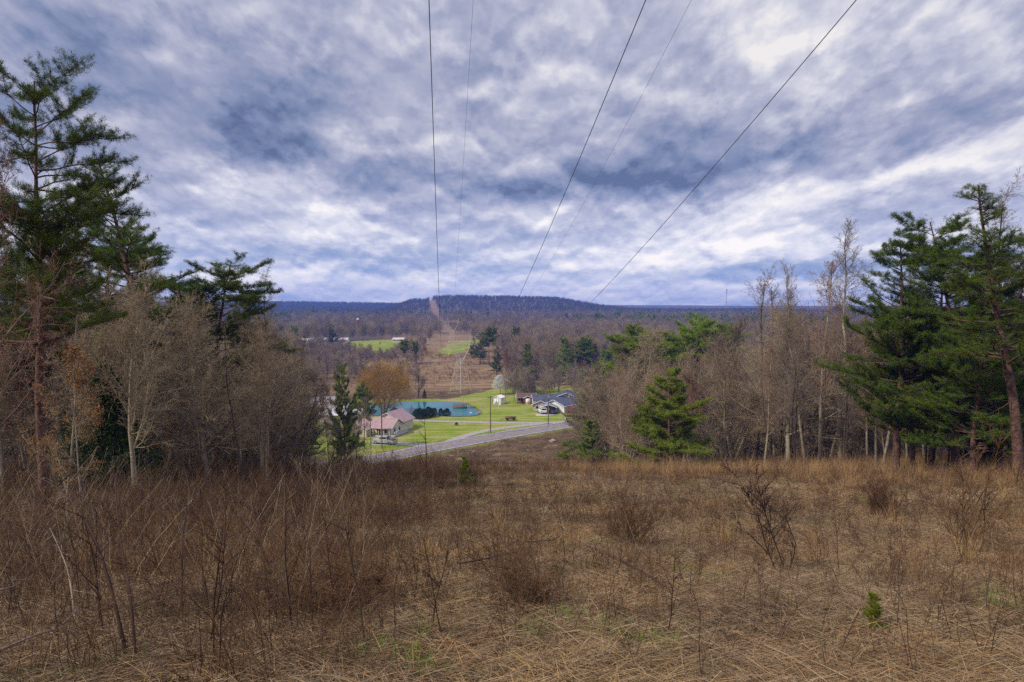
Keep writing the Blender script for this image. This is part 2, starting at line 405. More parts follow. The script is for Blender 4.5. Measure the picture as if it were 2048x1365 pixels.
LAWN = np.array([list(G(px, py)) for px, py in ((560, 905), (700, 925), (745, 907.5), (850, 888.5), (950, 871.5), (1050, 855), (1150, 840.5), (1230, 826), (1260, 806), (1200, 790), (1150, 778), (1080, 775), (1000, 777), (955, 786), (920, 795), (890, 798.5), (760, 799), (640, 801), (560, 806))])
LAWN_C = LAWN.mean(0)
FIELD_A = np.array([list(G(px, py, 2.4)) for px, py in ((872, 706), (890, 694), (905, 684), (935, 680), (958, 679), (950, 694), (925, 704), (900, 711))])
FIELD_B = np.array([list(G(px, py, 2.4)) for px, py in ((700, 703), (700, 682), (760, 679), (830, 679), (835, 684), (800, 700), (770, 712), (740, 706))])
def corridor_x(y):
    return np.where(y < 600, -.0996 * y + 6, -.0996 * 600 + 6 - .134 * (y - 600) )
def build_ground():
    ang = np.concatenate([np.linspace(-180, -50, 30)[:-1], np.linspace(-50, -40, 20)[:-1], np.linspace(-40, 40, 720), np.linspace(40, 50, 20)[1:], np.linspace(50, 180, 30)[1:-1]]) * math.pi / 180
    rad = np.concatenate([np.geomspace(.4, 130, 300)[:-1], np.arange(130, 330, .8), np.geomspace(331, 4200, 150)])
    A, R = np.meshgrid(ang, rad); X, Y = R * np.sin(A), R * np.cos(A)
    Z = H(X, Y)
    na, nr = len(ang), len(rad)
    i = np.arange(nr - 1)[:, None] * na; j = np.arange(na)[None]; j2 = (j + 1) % na
    F = np.stack([i + j, i + j2, i + na + j2, i + na + j], -1).reshape(-1, 4)[:, ::-1]
    mb = MB(); mb.add(np.stack([X, Y, Z], -1).reshape(-1, 3), F)
    # centre cap
    mb.add(np.concatenate([[[0, 0, Hs(0, 0)]], np.stack([X[0], Y[0], Z[0]], -1)]), [[0, 1 + (k + 1) % na, 1 + k] for k in range(na)])
    me = mb.mesh('ground', ground_mat(), True)
    x = X.ravel(); y = Y.ravel(); D = R.ravel()
    lawn = inpoly(x + .8 * snoise(x, y, .5, 6), y + 1.2 * snoise(x, y, .6, 7), LAWN).astype(float)
    lawn = np.maximum(lawn, inpoly(x + 3 * snoise(x, y, .1, 6), y + 4 * snoise(x, y, .1, 7), FIELD_A))
    lawn = np.maximum(lawn, inpoly(x + 3 * snoise(x, y, .1, 6), y, FIELD_B))
    rd = np.full(x.shape, 99.0); nn = D < 330; rd[nn] = seg_dist(x[nn], y[nn], ROADC)
    lawn = np.maximum(lawn, .55 * sstep(7.5, 4.5, rd + snoise(x, y, .9, 8)))
    pd = np.full(x.shape, 99.0); pd[nn] = seg_dist(x[nn], y[nn], POND)
    lawn = lawn * (1 - .75 * sstep(1.6, .4, pd))
    field = sstep(235, 262, D) * sstep(1000, 600, D) * sstep(70, 40, np.abs(x - corridor_x(y)))
    cor = sstep(11, 6, np.abs(x - corridor_x(y)) + 3 * snoise(x, y, .03, 9)) * (D > 500)
    field = np.maximum(field, cor)
    wood = np.maximum(sstep(560, 640, D) * (1 - cor), sstep(-15, -30, x + .16 * (y - 40)) * sstep(10, 25, D) * (D < 225))
    wood = np.maximum(wood, sstep(6, 16, x - .1 * y) * sstep(58, 70, y) * (D < 260))
    wood = np.maximum(wood, sstep(300, 330, D) * (1 - np.clip(field * 1.5, 0, 1)))
    wood *= (1 - np.clip(lawn * 1.3, 0, 1))
    cols = np.stack([lawn, field, wood, np.ones_like(lawn)], 1)
    cols = np.concatenate([cols, [[0, 0, 0, 1]], cols[:na]])
    at_ = me.attributes.new('zone', 'FLOAT_COLOR', 'POINT'); at_.data.foreach_set('color', cols.astype(np.float32).ravel())
    o = link('ground', me); tag(o, 'brown hillside, green valley lawns and far wooded land', 'ground', kind='structure')
def ground_mat():
    m = bpy.data.materials.new('ground'); m.use_nodes = True; N = NT(m.node_tree); bs = m.node_tree.nodes['Principled BSDF']
    bs.inputs['Roughness'].default_value = .95; bs.inputs['Specular IOR Level'].default_value = .1
    z = N.new('ShaderNodeAttribute', attribute_name='zone'); zr, zg, zb = N.sep(z.outputs['Color'])
    tc = N.new('ShaderNodeTexCoord'); P = tc.outputs['Object']
    big = N.noise(P, .12, 5, .6); mid = N.noise(P, .9, 6, .65); fine = N.noise(P, 9, 5, .7)
    hill = N.mix(N.smooth(mid['Fac'], .35, .65), (.11, .066, .034, 1), (.24, .16, .082, 1))
    hill = N.mix(N.smooth(fine['Fac'], .35, .7), (.055, .034, .02, 1), hill)
    hill = N.mix(N.smooth(big['Fac'], .55, .68), hill, (.13, .14, .035, 1))
    # bare tan soil in patches
    soil = N.noise(P, .22, 4, .6)
    hill = N.mix(N.smooth(soil['Fac'], .60, .68), hill, (.34, .25, .16, 1))
    st = N.new('ShaderNodeMapping'); N.put(st.inputs[0], P); st.inputs['Scale'].default_value = (.05, .6, 1); st.inputs['Rotation'].default_value = (0, 0, -.25)
    str_ = N.noise(st.outputs[0], 1.0, 5, .6)
    lawn = N.mix(N.smooth(N.math('ADD', N.math('MULTIPLY', str_['Fac'], .6), N.math('MULTIPLY', big['Fac'], .4)), .42, .60), (.145, .215, .012, 1), (.31, .285, .08, 1))
    lawn = N.mix(N.math('MULTIPLY', N.smooth(mid['Fac'], .45, .7), .4), lawn, (.095, .15, .012, 1))
    lawn = N.mix(N.math('MULTIPLY', N.smooth(N.noise(P, .06, 3, .5)['Fac'], .58, .66), .55), lawn, (.30, .24, .12, 1))
    fld = N.mix(N.smooth(str_['Fac'], .40, .60), (.28, .185, .095, 1), (.14, .092, .058, 1))
    fld = N.mix(N.smooth(big['Fac'], .56, .64), fld, (.26, .18, .075, 1))
    wd = N.mix(N.smooth(mid['Fac'], .35, .65), (.090, .070, .050, 1), (.145, .112, .080, 1))
    c = N.mix(zb, hill, wd); c = N.mix(zg, c, fld); c = N.mix(zr, c, lawn)
    N.put(bs.inputs['Base Color'], c)
    bp = N.new('ShaderNodeBump'); bp.inputs['Strength'].default_value = .5; bp.inputs['Distance'].default_value = .12
    N.put(bp.inputs['Height'], fine['Fac']); N.l.new(bp.outputs[0], bs.inputs['Normal'])
    return m
build_ground()

# ---- strips laid on the ground: road, markings, drives
def strip(name, line, offs0, offs1, lift, m, parent=None, both=True, dash=None):
    line = np.asarray(line); d = np.gradient(line, axis=0); d /= np.linalg.norm(d, axis=1, keepdims=True)
    n = np.stack([-d[:, 1], d[:, 0]], 1)
    A = line + n * offs0; B = line + n * offs1
    za = H(A[:, 0], A[:, 1]) + lift; zb = H(B[:, 0], B[:, 1]) + lift
    mb = MB(); V = np.concatenate([np.c_[A, za], np.c_[B, zb]]); k = len(line)
    mb.add(V, [[i, i + 1, k + i + 1, k + i] for i in range(k - 1)][::1])
    return mb.build(name, m, parent)
M_asphalt = mat('asphalt', (.23, .205, .215), (.17, .15, .16), .7, rough=.9, detail=6)
M_white = mat('road_white_paint', (.80, .78, .76), (.6, .58, .56), 2)
M_yellow = mat('road_yellow_paint', (.55, .36, .10), (.36, .25, .10), 2)
M_gravel = mat('gravel', (.36, .33, .31), (.25, .225, .21), 1.5, detail=6)
M_concrete = mat('concrete', (.45, .42, .38), (.34, .31, .28), 1)
RC = catmull(ROAD, 40)
road = strip('road', RC, 3.7, -3.7, .06, M_asphalt); tag(road, 'grey two lane road crossing the valley at the foot of the hill', 'road', kind='structure')
for off in (3.3, -3.3): strip('edge_line', RC, off + .07, off - .07, .075, M_white, road)
for off in (.14, -.14): strip('centre_line', RC, off + .06, off - .06, .075, M_yellow, road)
def px_path(pts, n=10): return catmull(np.array([list(G(a, b)) for a, b in pts]), n)
drv = [strip('driveway', px_path([(800, 840), (818, 841), (880, 843), (940, 844.5), (1004, 846.5), (1095, 846), (1131, 843.5), (1160, 839)]), 1.3, -1.3, .045, M_gravel),
       strip('driveway', px_path([(893, 888), (905, 881), (940, 869.5), (983, 860), (1032, 853.5), (1085, 847.5)]), 1.25, -1.25, .049, M_gravel),
       strip('driveway', px_path([(745, 888), (775, 889), (800, 888.5), (850, 890.5), (876, 890)]), 1.7, -1.7, .049, M_gravel)]
for d_, l_ in zip(drv, ('long pale gravel drive passing below the pond', 'grey lane curving up from the road to the gravel drive', 'short grey drive under the silver pickup truck')):
    tag(d_, l_, 'driveway', kind='structure')

def build_pond():
    P = POND; c = P.mean(0); mb = MB(); n = len(P)
    mb.add(np.c_[np.concatenate([P, [c]]), np.full(n + 1, -.20)], [[i, (i + 1) % n, n] for i in range(n)])
    m = bpy.data.materials.new('pond_water'); m.use_nodes = True; N = NT(m.node_tree); bs = m.node_tree.nodes['Principled BSDF']
    N.put(bs.inputs['Base Color'], (.010, .135, .15, 1)); bs.inputs['Roughness'].default_value = .08; bs.inputs['IOR'].default_value = 1.33
    tc = N.new('ShaderNodeTexCoord'); mp = N.new('ShaderNodeMapping'); N.put(mp.inputs[0], tc.outputs['Object']); mp.inputs['Scale'].default_value = (1, 2.5, 1)
    nz = N.noise(mp.outputs[0], 1.2, 4, .5)
    bp = N.new('ShaderNodeBump'); bp.inputs['Strength'].default_value = .10; bp.inputs['Distance'].default_value = .05
    N.put(bp.inputs['Height'], nz['Fac']); N.l.new(bp.outputs[0], bs.inputs['Normal'])
    o = mb.build('pond_water', m); tag(o, 'turquoise pond water in the lawn', 'water', kind='structure')
build_pond()

# ============================================================ plant generators
def unit(v): return v / (np.linalg.norm(v) + 1e-9)
def perp_rot(rng, d, ang):
    """direction tilted from d by ang about a random azimuth"""
    r = rng.normal(size=3); a = unit(r - d * (r @ d)); return unit(d * math.cos(ang) + a * math.sin(ang))

def grow(rng, p, d, L, r, lvl, par, S):
    """polyline branch; S collects (p0,p1,r0,r1,lvl)"""
    n = par['n'][lvl]; step = L / n; pts = [p]; rad = [r]
    r_end = r * par['taper'][lvl]
    for i in range(n):
        d = unit(d + rng.normal(size=3) * par['wob'][lvl] + np.array([0, 0, par['up'][lvl]]))
        q = p + d * step; r1 = r + (r_end - r) * (i + 1) / n; r0 = r + (r_end - r) * i / n
        S.append((p, q, r0, r1, lvl)); p = q; pts.append(p); rad.append(r1)
        if lvl + 1 < par['levels']:
            f = (i + 1) / n
            if f < par['start'][lvl]: continue
            k = par['kids'][lvl]; k = int(k) + (rng.rand() < (k - int(k)))
            for _ in range(k):
                ang = math.radians(par['ang'][lvl] + rng.normal() * 9)
                if lvl == 0 and 'sweep' in par:
                    az = rng.uniform(0, 6.283); ev = math.radians(par['sweep'](f) + rng.normal() * 8)
                    cd = np.array([math.cos(az) * math.cos(ev), math.sin(az) * math.cos(ev), math.sin(ev)])
                else: cd = perp_rot(rng, d, ang)
                cl = L * par['len'][lvl] * (par['prof'](f) if lvl == 0 else (1.15 - .6 * f)) * rng.uniform(.65, 1.2)
                pp = pts[-2] + (pts[-1] - pts[-2]) * rng.rand()
                grow(rng, pp, cd, cl, max(r1 * par['rr'][lvl] * rng.uniform(.8, 1.1), par['rmin']), lvl + 1, par, S)
    return pts
def seg_arrays(S):
    return (np.array([s[0] for s in S]), np.array([s[1] for s in S]), np.array([s[2] for s in S]), np.array([s[3] for s in S]), np.array([s[4] for s in S]))
def split_tubes(S, cut, rtwig=None):
    P0, P1, R0, R1, L = seg_arrays(S)
    a, b = MB(), MB()
    k = L == 0; ext = (P1 - P0) * .04
    a.tubes(P0[k] - ext[k], P1[k] + ext[k], R0[k], R1[k], 8)
    k = (L > 0) & (L < cut); a.tubes(P0[k], P1[k] + ext[k], R0[k], R1[k], 5)
    k = L >= cut; b.tubes(P0[k], P1[k], R0[k], R1[k] * .8, 3)
    return a, b
def leaf_tris(rng, C, size, flat=0.0, aspect=.5, mb=None, mat=0):
    n = len(C); a = rng.normal(size=(n, 3)); a[:, 2] *= (1 - flat); a /= np.linalg.norm(a, axis=1, keepdims=True)
    b = rng.normal(size=(n, 3)); b[:, 2] *= (1 - flat); b -= a * (a * b).sum(1, keepdims=True); b /= np.linalg.norm(b, axis=1, keepdims=True)
    s = size * rng.uniform(.6, 1.3, (n, 1))
    V = np.stack([C - a * s * .5 , C + b * s * aspect * .5, C + a * s * .5, C - b * s * aspect * .5], 1)
    mb.quads(V, mat)
def needle_tufts(rng, C, Dr, size, per, width, mb):
    """each tuft: `per` thin blades fanned about direction Dr"""
    n = len(C); C = np.repeat(C, per, 0); Dr = np.repeat(Dr, per, 0)
    a = Dr * .75 + rng.normal(size=Dr.shape) * .62; a /= np.linalg.norm(a, axis=1, keepdims=True)
    b = np.cross(a, rng.normal(size=a.shape)); b /= np.linalg.norm(b, axis=1, keepdims=True)
    L = size * rng.uniform(.6, 1.25, (len(C), 1)); c0 = C + rng.normal(size=C.shape) * size * .25
    V = np.stack([c0 - b * width * .5, c0 + b * width * .5, c0 + a * L], 1)
    mb.tris(V)

PROTO = {}
def bare_tree_mesh(key, seed, h=12, levels=4, dense=1.0, asc=45, spread=.42, barkm=None, twigm=None, r0=.16, rmin=.006, leaves=None, start=.25, forks=None, nt=12):
    rng = np.random.RandomState(seed); S = []
    par = dict(levels=levels, n=[nt, 6, 4, 3, 2], taper=[.18, .3, .4, .5, .5], wob=[.045, .12, .16, .2, .2], up=[.03, .07, .05, .03, .0],
               start=[start, .15, .1, .1], kids=[2.3 * dense, 1.9 * dense, 2.0 * dense, 1.7 * dense, 0], ang=[45, 42, 40, 42], len=[spread, .55, .52, .5],
               rr=[.42, .5, .55, .6], rmin=rmin, prof=lambda f: 1.35 - .95 * f, sweep=lambda f: asc - 12 + 28 * f)
    if forks:
        for k in range(forks):
            az = rng.uniform(0, 6.28); t = rng.uniform(.1, .3)
            grow(rng, np.array([0, 0, -.2]), unit(np.array([math.cos(az) * t, math.sin(az) * t, 1])), h * rng.uniform(.8, 1), r0 * rng.uniform(.6, 1), 0, par, S)
    else: grow(rng, np.array([0, 0, -.3]), np.array([0, 0, 1.]), h, r0, 0, par, S)
    a, b = split_tubes(S, 2)
    mats = [twigm or M_twig]
    if leaves:
        P0, P1, R0, R1, L = seg_arrays(S); k = np.where(L >= levels - 1)[0]
        k = k[rng.rand(len(k)) < leaves[1]]
        C = P1[k] + rng.normal(size=(len(k), 3)) * .05
        C = np.repeat(C, leaves[3], 0) + rng.normal(size=(len(k) * leaves[3], 3)) * leaves[2] * .8
        mats.append(leaves[0]); leaf_tris(rng, C, leaves[2], mb=b, mat=1, aspect=.6)
    PROTO[key] = (a.mesh(key + '_trunk', barkm or M_bark_grey, True), b.mesh(key + '_crown', mats), h)

def pine_mesh(key, seed, h=13, live=.35, wide=.26, tuft=.085, per=12, width=.010, needle=None, dens=1.0, lean=0.0, top=1.0, dead=6, step=.11, low=1.0, every=1.0, rise=30):
    """Virginia pine: irregular tiers of limbs, flat plates of needle tufts, dead stubs below"""
    rng = np.random.RandomState(seed); S = []; C = []; Dr = []
    n = 16; p = np.array([0, 0, -.3]); d = unit(np.array([lean, 0, 1])); r = .0145 * h; pts = [p]
    for i in range(n):
        d = unit(d + rng.normal(size=3) * np.array([.03, .03, 0]) + np.array([-lean * .08, 0, 0])); q = p + d * h / n
        S.append((p, q, r * (1 - .88 * i / n), r * (1 - .88 * (i + 1) / n), 0)); p = q; pts.append(p)
    pts = np.array(pts)
    def stem(f): return np.array([np.interp(f * n, np.arange(n + 1), pts[:, k]) for k in range(3)])
    def limb(p, d, L, r, lvl):
        nn = max(3, int(L / .28)); st = L / nn; dd = d
        for i in range(nn):
            f = (i + 1) / nn
            dd = unit(dd + rng.normal(size=3) * .11 + np.array([0, 0, .0015 * rise if lvl == 1 else .05]))
            q = p + dd * st; S.append((p, q, r * (1 - .75 * i / nn), r * (1 - .75 * f), lvl)); p = q
            if lvl == 1 and f > .28:
                for _ in range(3 if rng.rand() < dens - 1.2 else 2):
                    side = unit(np.cross(dd, [0, 0, 1.])) * (1 if rng.rand() < .5 else -1)
                    cd = unit(dd * .7 + side * rng.uniform(.5, 1.1) + np.array([0, 0, rng.uniform(0, .3)]))
                    limb(p, cd, L * rng.uniform(.22, .42) * (1.25 - .6 * f), r * .4, 2)
            if lvl == 2 or f > .8:
                m_ = int(round(dens * 1.7 * st / step)) + (rng.rand() < .5)
                for _ in range(m_):
                    cd = unit(dd + rng.normal(size=3) * .55 + np.array([0, 0, .45]))
                    c = p - dd * st * rng.rand() + cd * rng.uniform(.02, .16)
                    C.append(c); Dr.append(cd)
    f = live
    while f < .985:
        rel = (f - live) / (1 - live)
        L = h * wide * (1.0 - .80 * rel ** 1.25 * top) * rng.uniform(.6, 1.12)
        if rel < .12: L *= low
        k = rng.choice([1, 2, 2, 3])
        for _ in range(k):
            az = rng.uniform(0, 6.283); ev = math.radians(4 + rise * rel + rng.normal() * 9)
            dd = np.array([math.cos(az) * math.cos(ev), math.sin(az) * math.cos(ev), math.sin(ev)])
            limb(stem(f), dd, L * rng.uniform(.7, 1.1), max(.006 * h * (1 - .8 * f), .012), 1)
        f += rng.uniform(.018, .040) * 12 / h * every
    for _ in range(14):
        c = stem(.99) + rng.normal(size=3) * [.1, .1, .16]; C.append(c); Dr.append(unit(np.array([rng.normal() * .4, rng.normal() * .4, 1])))
    for _ in range(dead):
        f = rng.uniform(live * .35, live * 1.1); az = rng.uniform(0, 6.283); ev = rng.uniform(-.1, .5)
        p = stem(f); dd = np.array([math.cos(az) * math.cos(ev), math.sin(az) * math.cos(ev), math.sin(ev)]); L = rng.uniform(.5, 2.2)
        for i in range(5):
            q = p + unit(dd + rng.normal(size=3) * .15) * L / 5; S.append((p, q, .022 * (1 - i / 6), .022 * (1 - (i + 1) / 6), 1))
            if i > 1:
                q2 = q + perp_rot(rng, dd, .8) * L * .25; S.append((q, q2, .008, .003, 2))
            p = q
    a, b = split_tubes(S, 3)
    needle_tufts(rng, np.array(C), np.array(Dr), tuft * 1.5, per, width, b)
    PROTO[key] = (a.mesh(key + '_trunk', M_pinebark, True), b.mesh(key + '_crown', needle or M_needle), h)

def cedar_mesh(key, seed, h=5, w=1.5, n=2600, m=None, size=.16, point=1.0, low=.04):
    rng = np.random.RandomState(seed); a = MB(); a.tubes([[0, 0, -.2]], [[0, 0, h * .9]], [.035 * h * .5], [.01], 6)
    f = rng.rand(n) ** .8; lumps = 1 + .28 * np.sin(rng.uniform(0, 6) + 5 * f)
    az = rng.uniform(0, 6.283, n); lob = 1 + .2 * np.sin(az * 3 + f * 9) + .12 * np.sin(az * 7 - f * 17)
    r = w * .5 * np.minimum(1, (1 - f) ** point * 1.35 + .03) * lob * (1 - .55 * rng.rand(n) ** 2.2) * np.minimum(1, .6 + f * 4)
    z = h * (low + (1 - low) * f) + rng.normal(size=n) * .05
    C = np.stack([np.cos(az) * r, np.sin(az) * r, z], 1); Dr = np.stack([np.cos(az) * .8, np.sin(az) * .8, np.full(n, .9)], 1)
    b = MB(); needle_tufts(rng, C, Dr / 1.2, size, 5, size * .22, b)
    PROTO[key] = (a.mesh(key + '_trunk', M_bark_dark, True), b.mesh(key + '_crown', m or M_cedar), h)

def shell_tree(key, seed, h=14, w=15, n=9000, anchored=False, barkm=None, twigm=None, low=.25, r0=.34, L=1.1, forks=3, th=.010, droop=0.0):
    rng = np.random.RandomState(seed); S = []
    par = dict(levels=4, n=[8, 6, 4, 3], taper=[.25, .3, .4, .5], wob=[.07, .12, .16, .2], up=[.05, .06, .04, .02], start=[.2, .2, .15], kids=[2.2, 2.0, 2.0, 0],
               ang=[45, 40, 40], len=[w / h * .55, .5, .5], rr=[.45, .5, .55], rmin=th, prof=lambda f: 1.2 - .6 * f, sweep=lambda f: 25 + 30 * f)
    for k in range(forks):
        az = k * 6.283 / forks + rng.uniform(-.4, .4); t = rng.uniform(.15, .4) * (forks > 1)
        grow(rng, np.array([0, 0, -.3]), unit(np.array([math.cos(az) * t, math.sin(az) * t, 1])), h * .85, r0 * rng.uniform(.7, 1), 0, par, S)
    a, b = split_tubes(S, 2)
    u = rng.normal(size=(n, 3)); u /= np.linalg.norm(u, axis=1, keepdims=True); u[:, 2] = np.abs(u[:, 2]) * np.where(rng.rand(n) < .22, -.55, 1)
    az = np.arctan2(u[:, 1], u[:, 0]); lob = 1 + .10 * np.sin(az * 4 + u[:, 2] * 5) + .07 * np.sin(az * 9 - u[:, 2] * 8)
    c = np.array([0, 0, h * (low + .28)]); R = np.array([w / 2, w / 2, h * (.72 - low)])
    p = c + u * R * (rng.rand(n, 1) ** .38) * lob[:, None] * .93
    d = u * [1, 1, .6] + rng.normal(size=(n, 3)) * .35 + [0, 0, .55 - droop]
    if anchored:      # twigs grow from the limbs, so the limbs stay readable
        P0, P1, R0, R1, LV = seg_arrays(S); k = rng.choice(np.where(LV >= 2)[0], n); t = rng.rand(n, 1)
        p = P0[k] + (P1[k] - P0[k]) * t; sd = P1[k] - P0[k]; sd /= np.linalg.norm(sd, axis=1, keepdims=True)
        d = sd * .8 + rng.normal(size=(n, 3)) * .42 + [0, 0, .35 - droop]
    d /= np.linalg.norm(d, axis=1, keepdims=True)
    LL = L * rng.uniform(.5, 1.2, (n, 1)); q = p + d * LL * .5; q2 = q + (d + rng.normal(size=(n, 3)) * .25 + [0, 0, -droop * 1.5]) * LL * .5
    LL = LL
    b.tubes(p, q, th, th * .8, 3); b.tubes(q, q2, th * .8, th * .4, 3)
    s3 = p + (q2 - p) * rng.uniform(.2, .7, (n, 1)); b.tubes(s3, s3 + (d + rng.normal(size=(n, 3)) * .6) * LL * .3, th * .7, th * .3, 3)
    PROTO[key] = (a.mesh(key + '_trunk', barkm or M_bark_grey, True), b.mesh(key + '_crown', twigm or M_twig), h)

def put_tree(kind, key, x, y, Hh, rz, label, cat='tree', group=None, lean=0.0, wide=1.0, z=None):
    tm, cm, h0 = PROTO[key]; s = Hh / h0
    o = empty(kind, (x, y, (Hs(x, y) if z is None else z)), rz, s); o.scale = (s * wide, s * wide, s)
    if lean: o.rotation_euler = (lean * math.cos(rz), lean * math.sin(rz), rz)
    link('trunk', tm, o); link('crown', cm, o)
    return tag(o, label, cat, group)
#PART2
# ============================================================ buildings
M_roof_red = mat('mauve_metal_roof', (.36, .235, .235), (.31, .20, .20), .6, rough=.5, spec=.4)
M_roof_blue = mat('slate_blue_metal_roof', (.065, .07, .115), (.045, .05, .085), .6, rough=.45, spec=.4)
M_roof_grey = mat('pale_metal_roof', (.50, .47, .50), (.38, .36, .40), .5, rough=.5, spec=.4)
M_roof_brown = mat('brown_shingle_roof', (.15, .085, .075), (.10, .06, .05), 2)
M_cream = mat('cream_siding', (.66, .60, .45), (.58, .52, .38), 1)
M_sidingw = mat('white_siding', (.74, .73, .69), (.62, .62, .58), 1)
M_tan = mat('tan_siding', (.50, .43, .36), (.42, .36, .30), 1)
M_brick = mat('red_brick', (.26, .10, .06), (.18, .07, .045), 6)
M_barn = mat('weathered_barn_wood', (.22, .18, .15), (.13, .10, .09), 4)
M_dark = mat('dark_opening', (.018, .018, .02), (.01, .01, .012), 2, rough=.3, spec=.5)
M_trim = mat('white_trim', (.75, .74, .72), (.66, .65, .63), 2)
M_wood = mat('brown_wood', (.20, .12, .075), (.12, .075, .05), 3)
M_polewood = mat('utility_pole_wood', (.20, .135, .10), (.13, .085, .065), 3)
M_steel = mat('galvanised_steel', (.52, .44, .35), (.40, .33, .26), 2, rough=.5)
M_wire = mat('wire_metal', (.035, .035, .04), (.03, .03, .035), 2, rough=.4, spec=.5)
M_insul = mat('grey_insulator', (.35, .35, .36), (.3, .3, .3), 2)

def gable(par, cx, cy, L, W, eave, rise, wm, rm, rot=0.0, ov=.45, z0=-.15, walls=True, thick=.12, ribs=True):
    """ridge along local x before rot; returns (wall, roof)"""
    R = Matrix.Rotation(rot, 3, 'Z'); T = lambda p: list(R @ Vector(p) + Vector((cx, cy, 0)))
    w = None
    if walls:
        mb = MB(); h = W / 2; sl = rise / (h + ov)
        zr = eave + sl * h
        mb.prism([T((-L / 2, -h, z0)), T((-L / 2, h, z0)), T((-L / 2, h, eave)), T((-L / 2, 0, zr)), T((-L / 2, -h, eave))], list(R @ Vector((L, 0, 0))))
        w = mb.build('wall', wm, par)
    mb = MB(); h = W / 2 + ov; l = L / 2 + ov; sl = rise / h; ze = eave - sl * ov + .03; zt = ze + rise
    for s in (-1, 1):
        mb.prism([T((-l, s * h, ze)), T((-l, 0, zt)), T((-l, 0, zt + thick)), T((-l, s * h, ze + thick))], list(R @ Vector((2 * l, 0, 0))))
        if ribs:
            k = int(L / .6)
            for i in range(k + 1):
                x = -l + .03 + (2 * l - .06) * i / k
                mb.tubes([T((x, s * h * .99, ze + thick + .01))], [T((x, 0, zt + thick + .01))], [.022], [.022], 4)
    r = mb.build('roof', rm, par)
    mb = MB()
    for e in (-1, 1):
        for s in (-1, 1):
            mb.tubes([T((e * (l + .02), s * (h + .02), ze + .03))], [T((e * (l + .02), 0, zt + .03))], [.07], [.07], 4)
    for s in (-1, 1): mb.tubes([T((-l, s * (h + .03), ze + .03))], [T((l, s * (h + .03), ze + .03))], [.07], [.07], 4)
    mb.build('fascia', M_trim, r)
    return w, r
def opening(par, name, c, size, rz=0.0, m=None, frame=True):
    """window or door: dark or painted panel with a frame standing proud of the wall; size=(w, h), faces local -y before rz"""
    w_, h_ = size; mb = MB(); mb.box(c, (w_, .06, h_), rz); o = mb.build(name, m or M_dark, par)
    if frame:
        f = MB(); R = Matrix.Rotation(rz, 3, 'Z'); C = Vector(c)
        for dx, dz, sx, sz in ((-w_ / 2 - .04, 0, .08, h_ + .16), (w_ / 2 + .04, 0, .08, h_ + .16), (0, h_ / 2 + .04, w_, .08), (0, -h_ / 2 - .04, w_, .08)):
            f.box(list(C + R @ Vector((dx, 0, dz))), (sx, .10, sz), rz)
        f.build('frame', M_trim, o)
    return o

def building(name, x, y, rz, label, cat='house', z=None):
    return tag(empty(name, (x, y, Hs(x, y) if z is None else z), rz), label, cat)

# mauve-roofed cream house with porch and ramp
h1 = building('house', -32.4, 167.4, math.radians(-18), 'cream house with mauve metal roof and side ramp beside the silver pickup'); h1.scale = (.84, .84, .88)
gable(h1, 0, 0, 10.5, 7.4, 2.5, 2.1, M_cream, M_roof_red)
gable(h1, .8, 6.6, 9.0, 8.2, 3.1, 2.6, M_cream, M_roof_red, rot=math.pi / 2)
gable(h1, -3.1, -4.6, 4.2, 4.0, 2.3, 1.2, M_cream, M_roof_red, rot=math.pi / 2)
opening(h1, 'door', (1.2, -3.74, 1.05), (.95, 2.05))
opening(h1, 'window', (3.3, -3.74, 1.45), (1.2, 1.1)); opening(h1, 'window', (-3.1, -6.74, 1.3), (1.3, 1.0))
opening(h1, 'window', (5.29, -1.6, 1.5), (1.0, 1.1), math.pi / 2); opening(h1, 'window', (5.29, 1.4, 1.5), (.9, 1.1), math.pi / 2)
for k in range(4):
    mb = MB(); mb.box((.1 + k * 1.75, -4.95, -.1), (.13, .13, 2.45), base=True); mb.build('porch_post', M_trim, h1)
mb = MB(); mb.box((2.7, -4.6, 2.38), (5.6, 1.9, .12)); mb.build('porch_roof', M_roof_red, h1)
mb = MB(); mb.box((6.15, -.4, .0), (1.5, 8.6, .55), base=True); mb.box((2.7, -4.45, -.1), (5.4, 1.4, .38), base=True); dk = mb.build('ramp', M_concrete, h1)
mb = MB()
for k in range(8): mb.box((6.8, -4.5 + k * 1.15, .5), (.07, .07, 1.0), base=True)
mb.box((6.8, -.4, 1.5), (.09, 8.3, .09)); mb.box((6.8, -.4, 1.05), (.06, 8.3, .05)); mb.build('railing', M_trim, dk)

h2 = building('house', -45.5, 184, math.radians(-12), 'low house with pale grey roof behind the mauve roofed house')
gable(h2, 0, 0, 11, 7, 2.4, 1.7, M_tan, M_roof_grey)
opening(h2, 'window', (-2, -3.54, 1.4), (1.2, 1)); opening(h2, 'door', (1.5, -3.54, 1.0), (.9, 2)); opening(h2, 'window', (3.8, -3.54, 1.4), (1.2, 1))
h3 = building('long_shed', -57.5, 199, math.radians(4), 'long shed with pale metal roof seen through the trees by the pond', 'shed')
gable(h3, 0, 0, 15.5, 9, 2.5, 2.2, M_barn, M_roof_grey); gable(h3, 10.2, -1, 4.6, 6.4, 2.1, 1.1, M_barn, M_roof_grey)
for k in range(3): opening(h3, 'door', (-4.8 + k * 4.4, -4.54, 1.15), (2.6, 2.2))

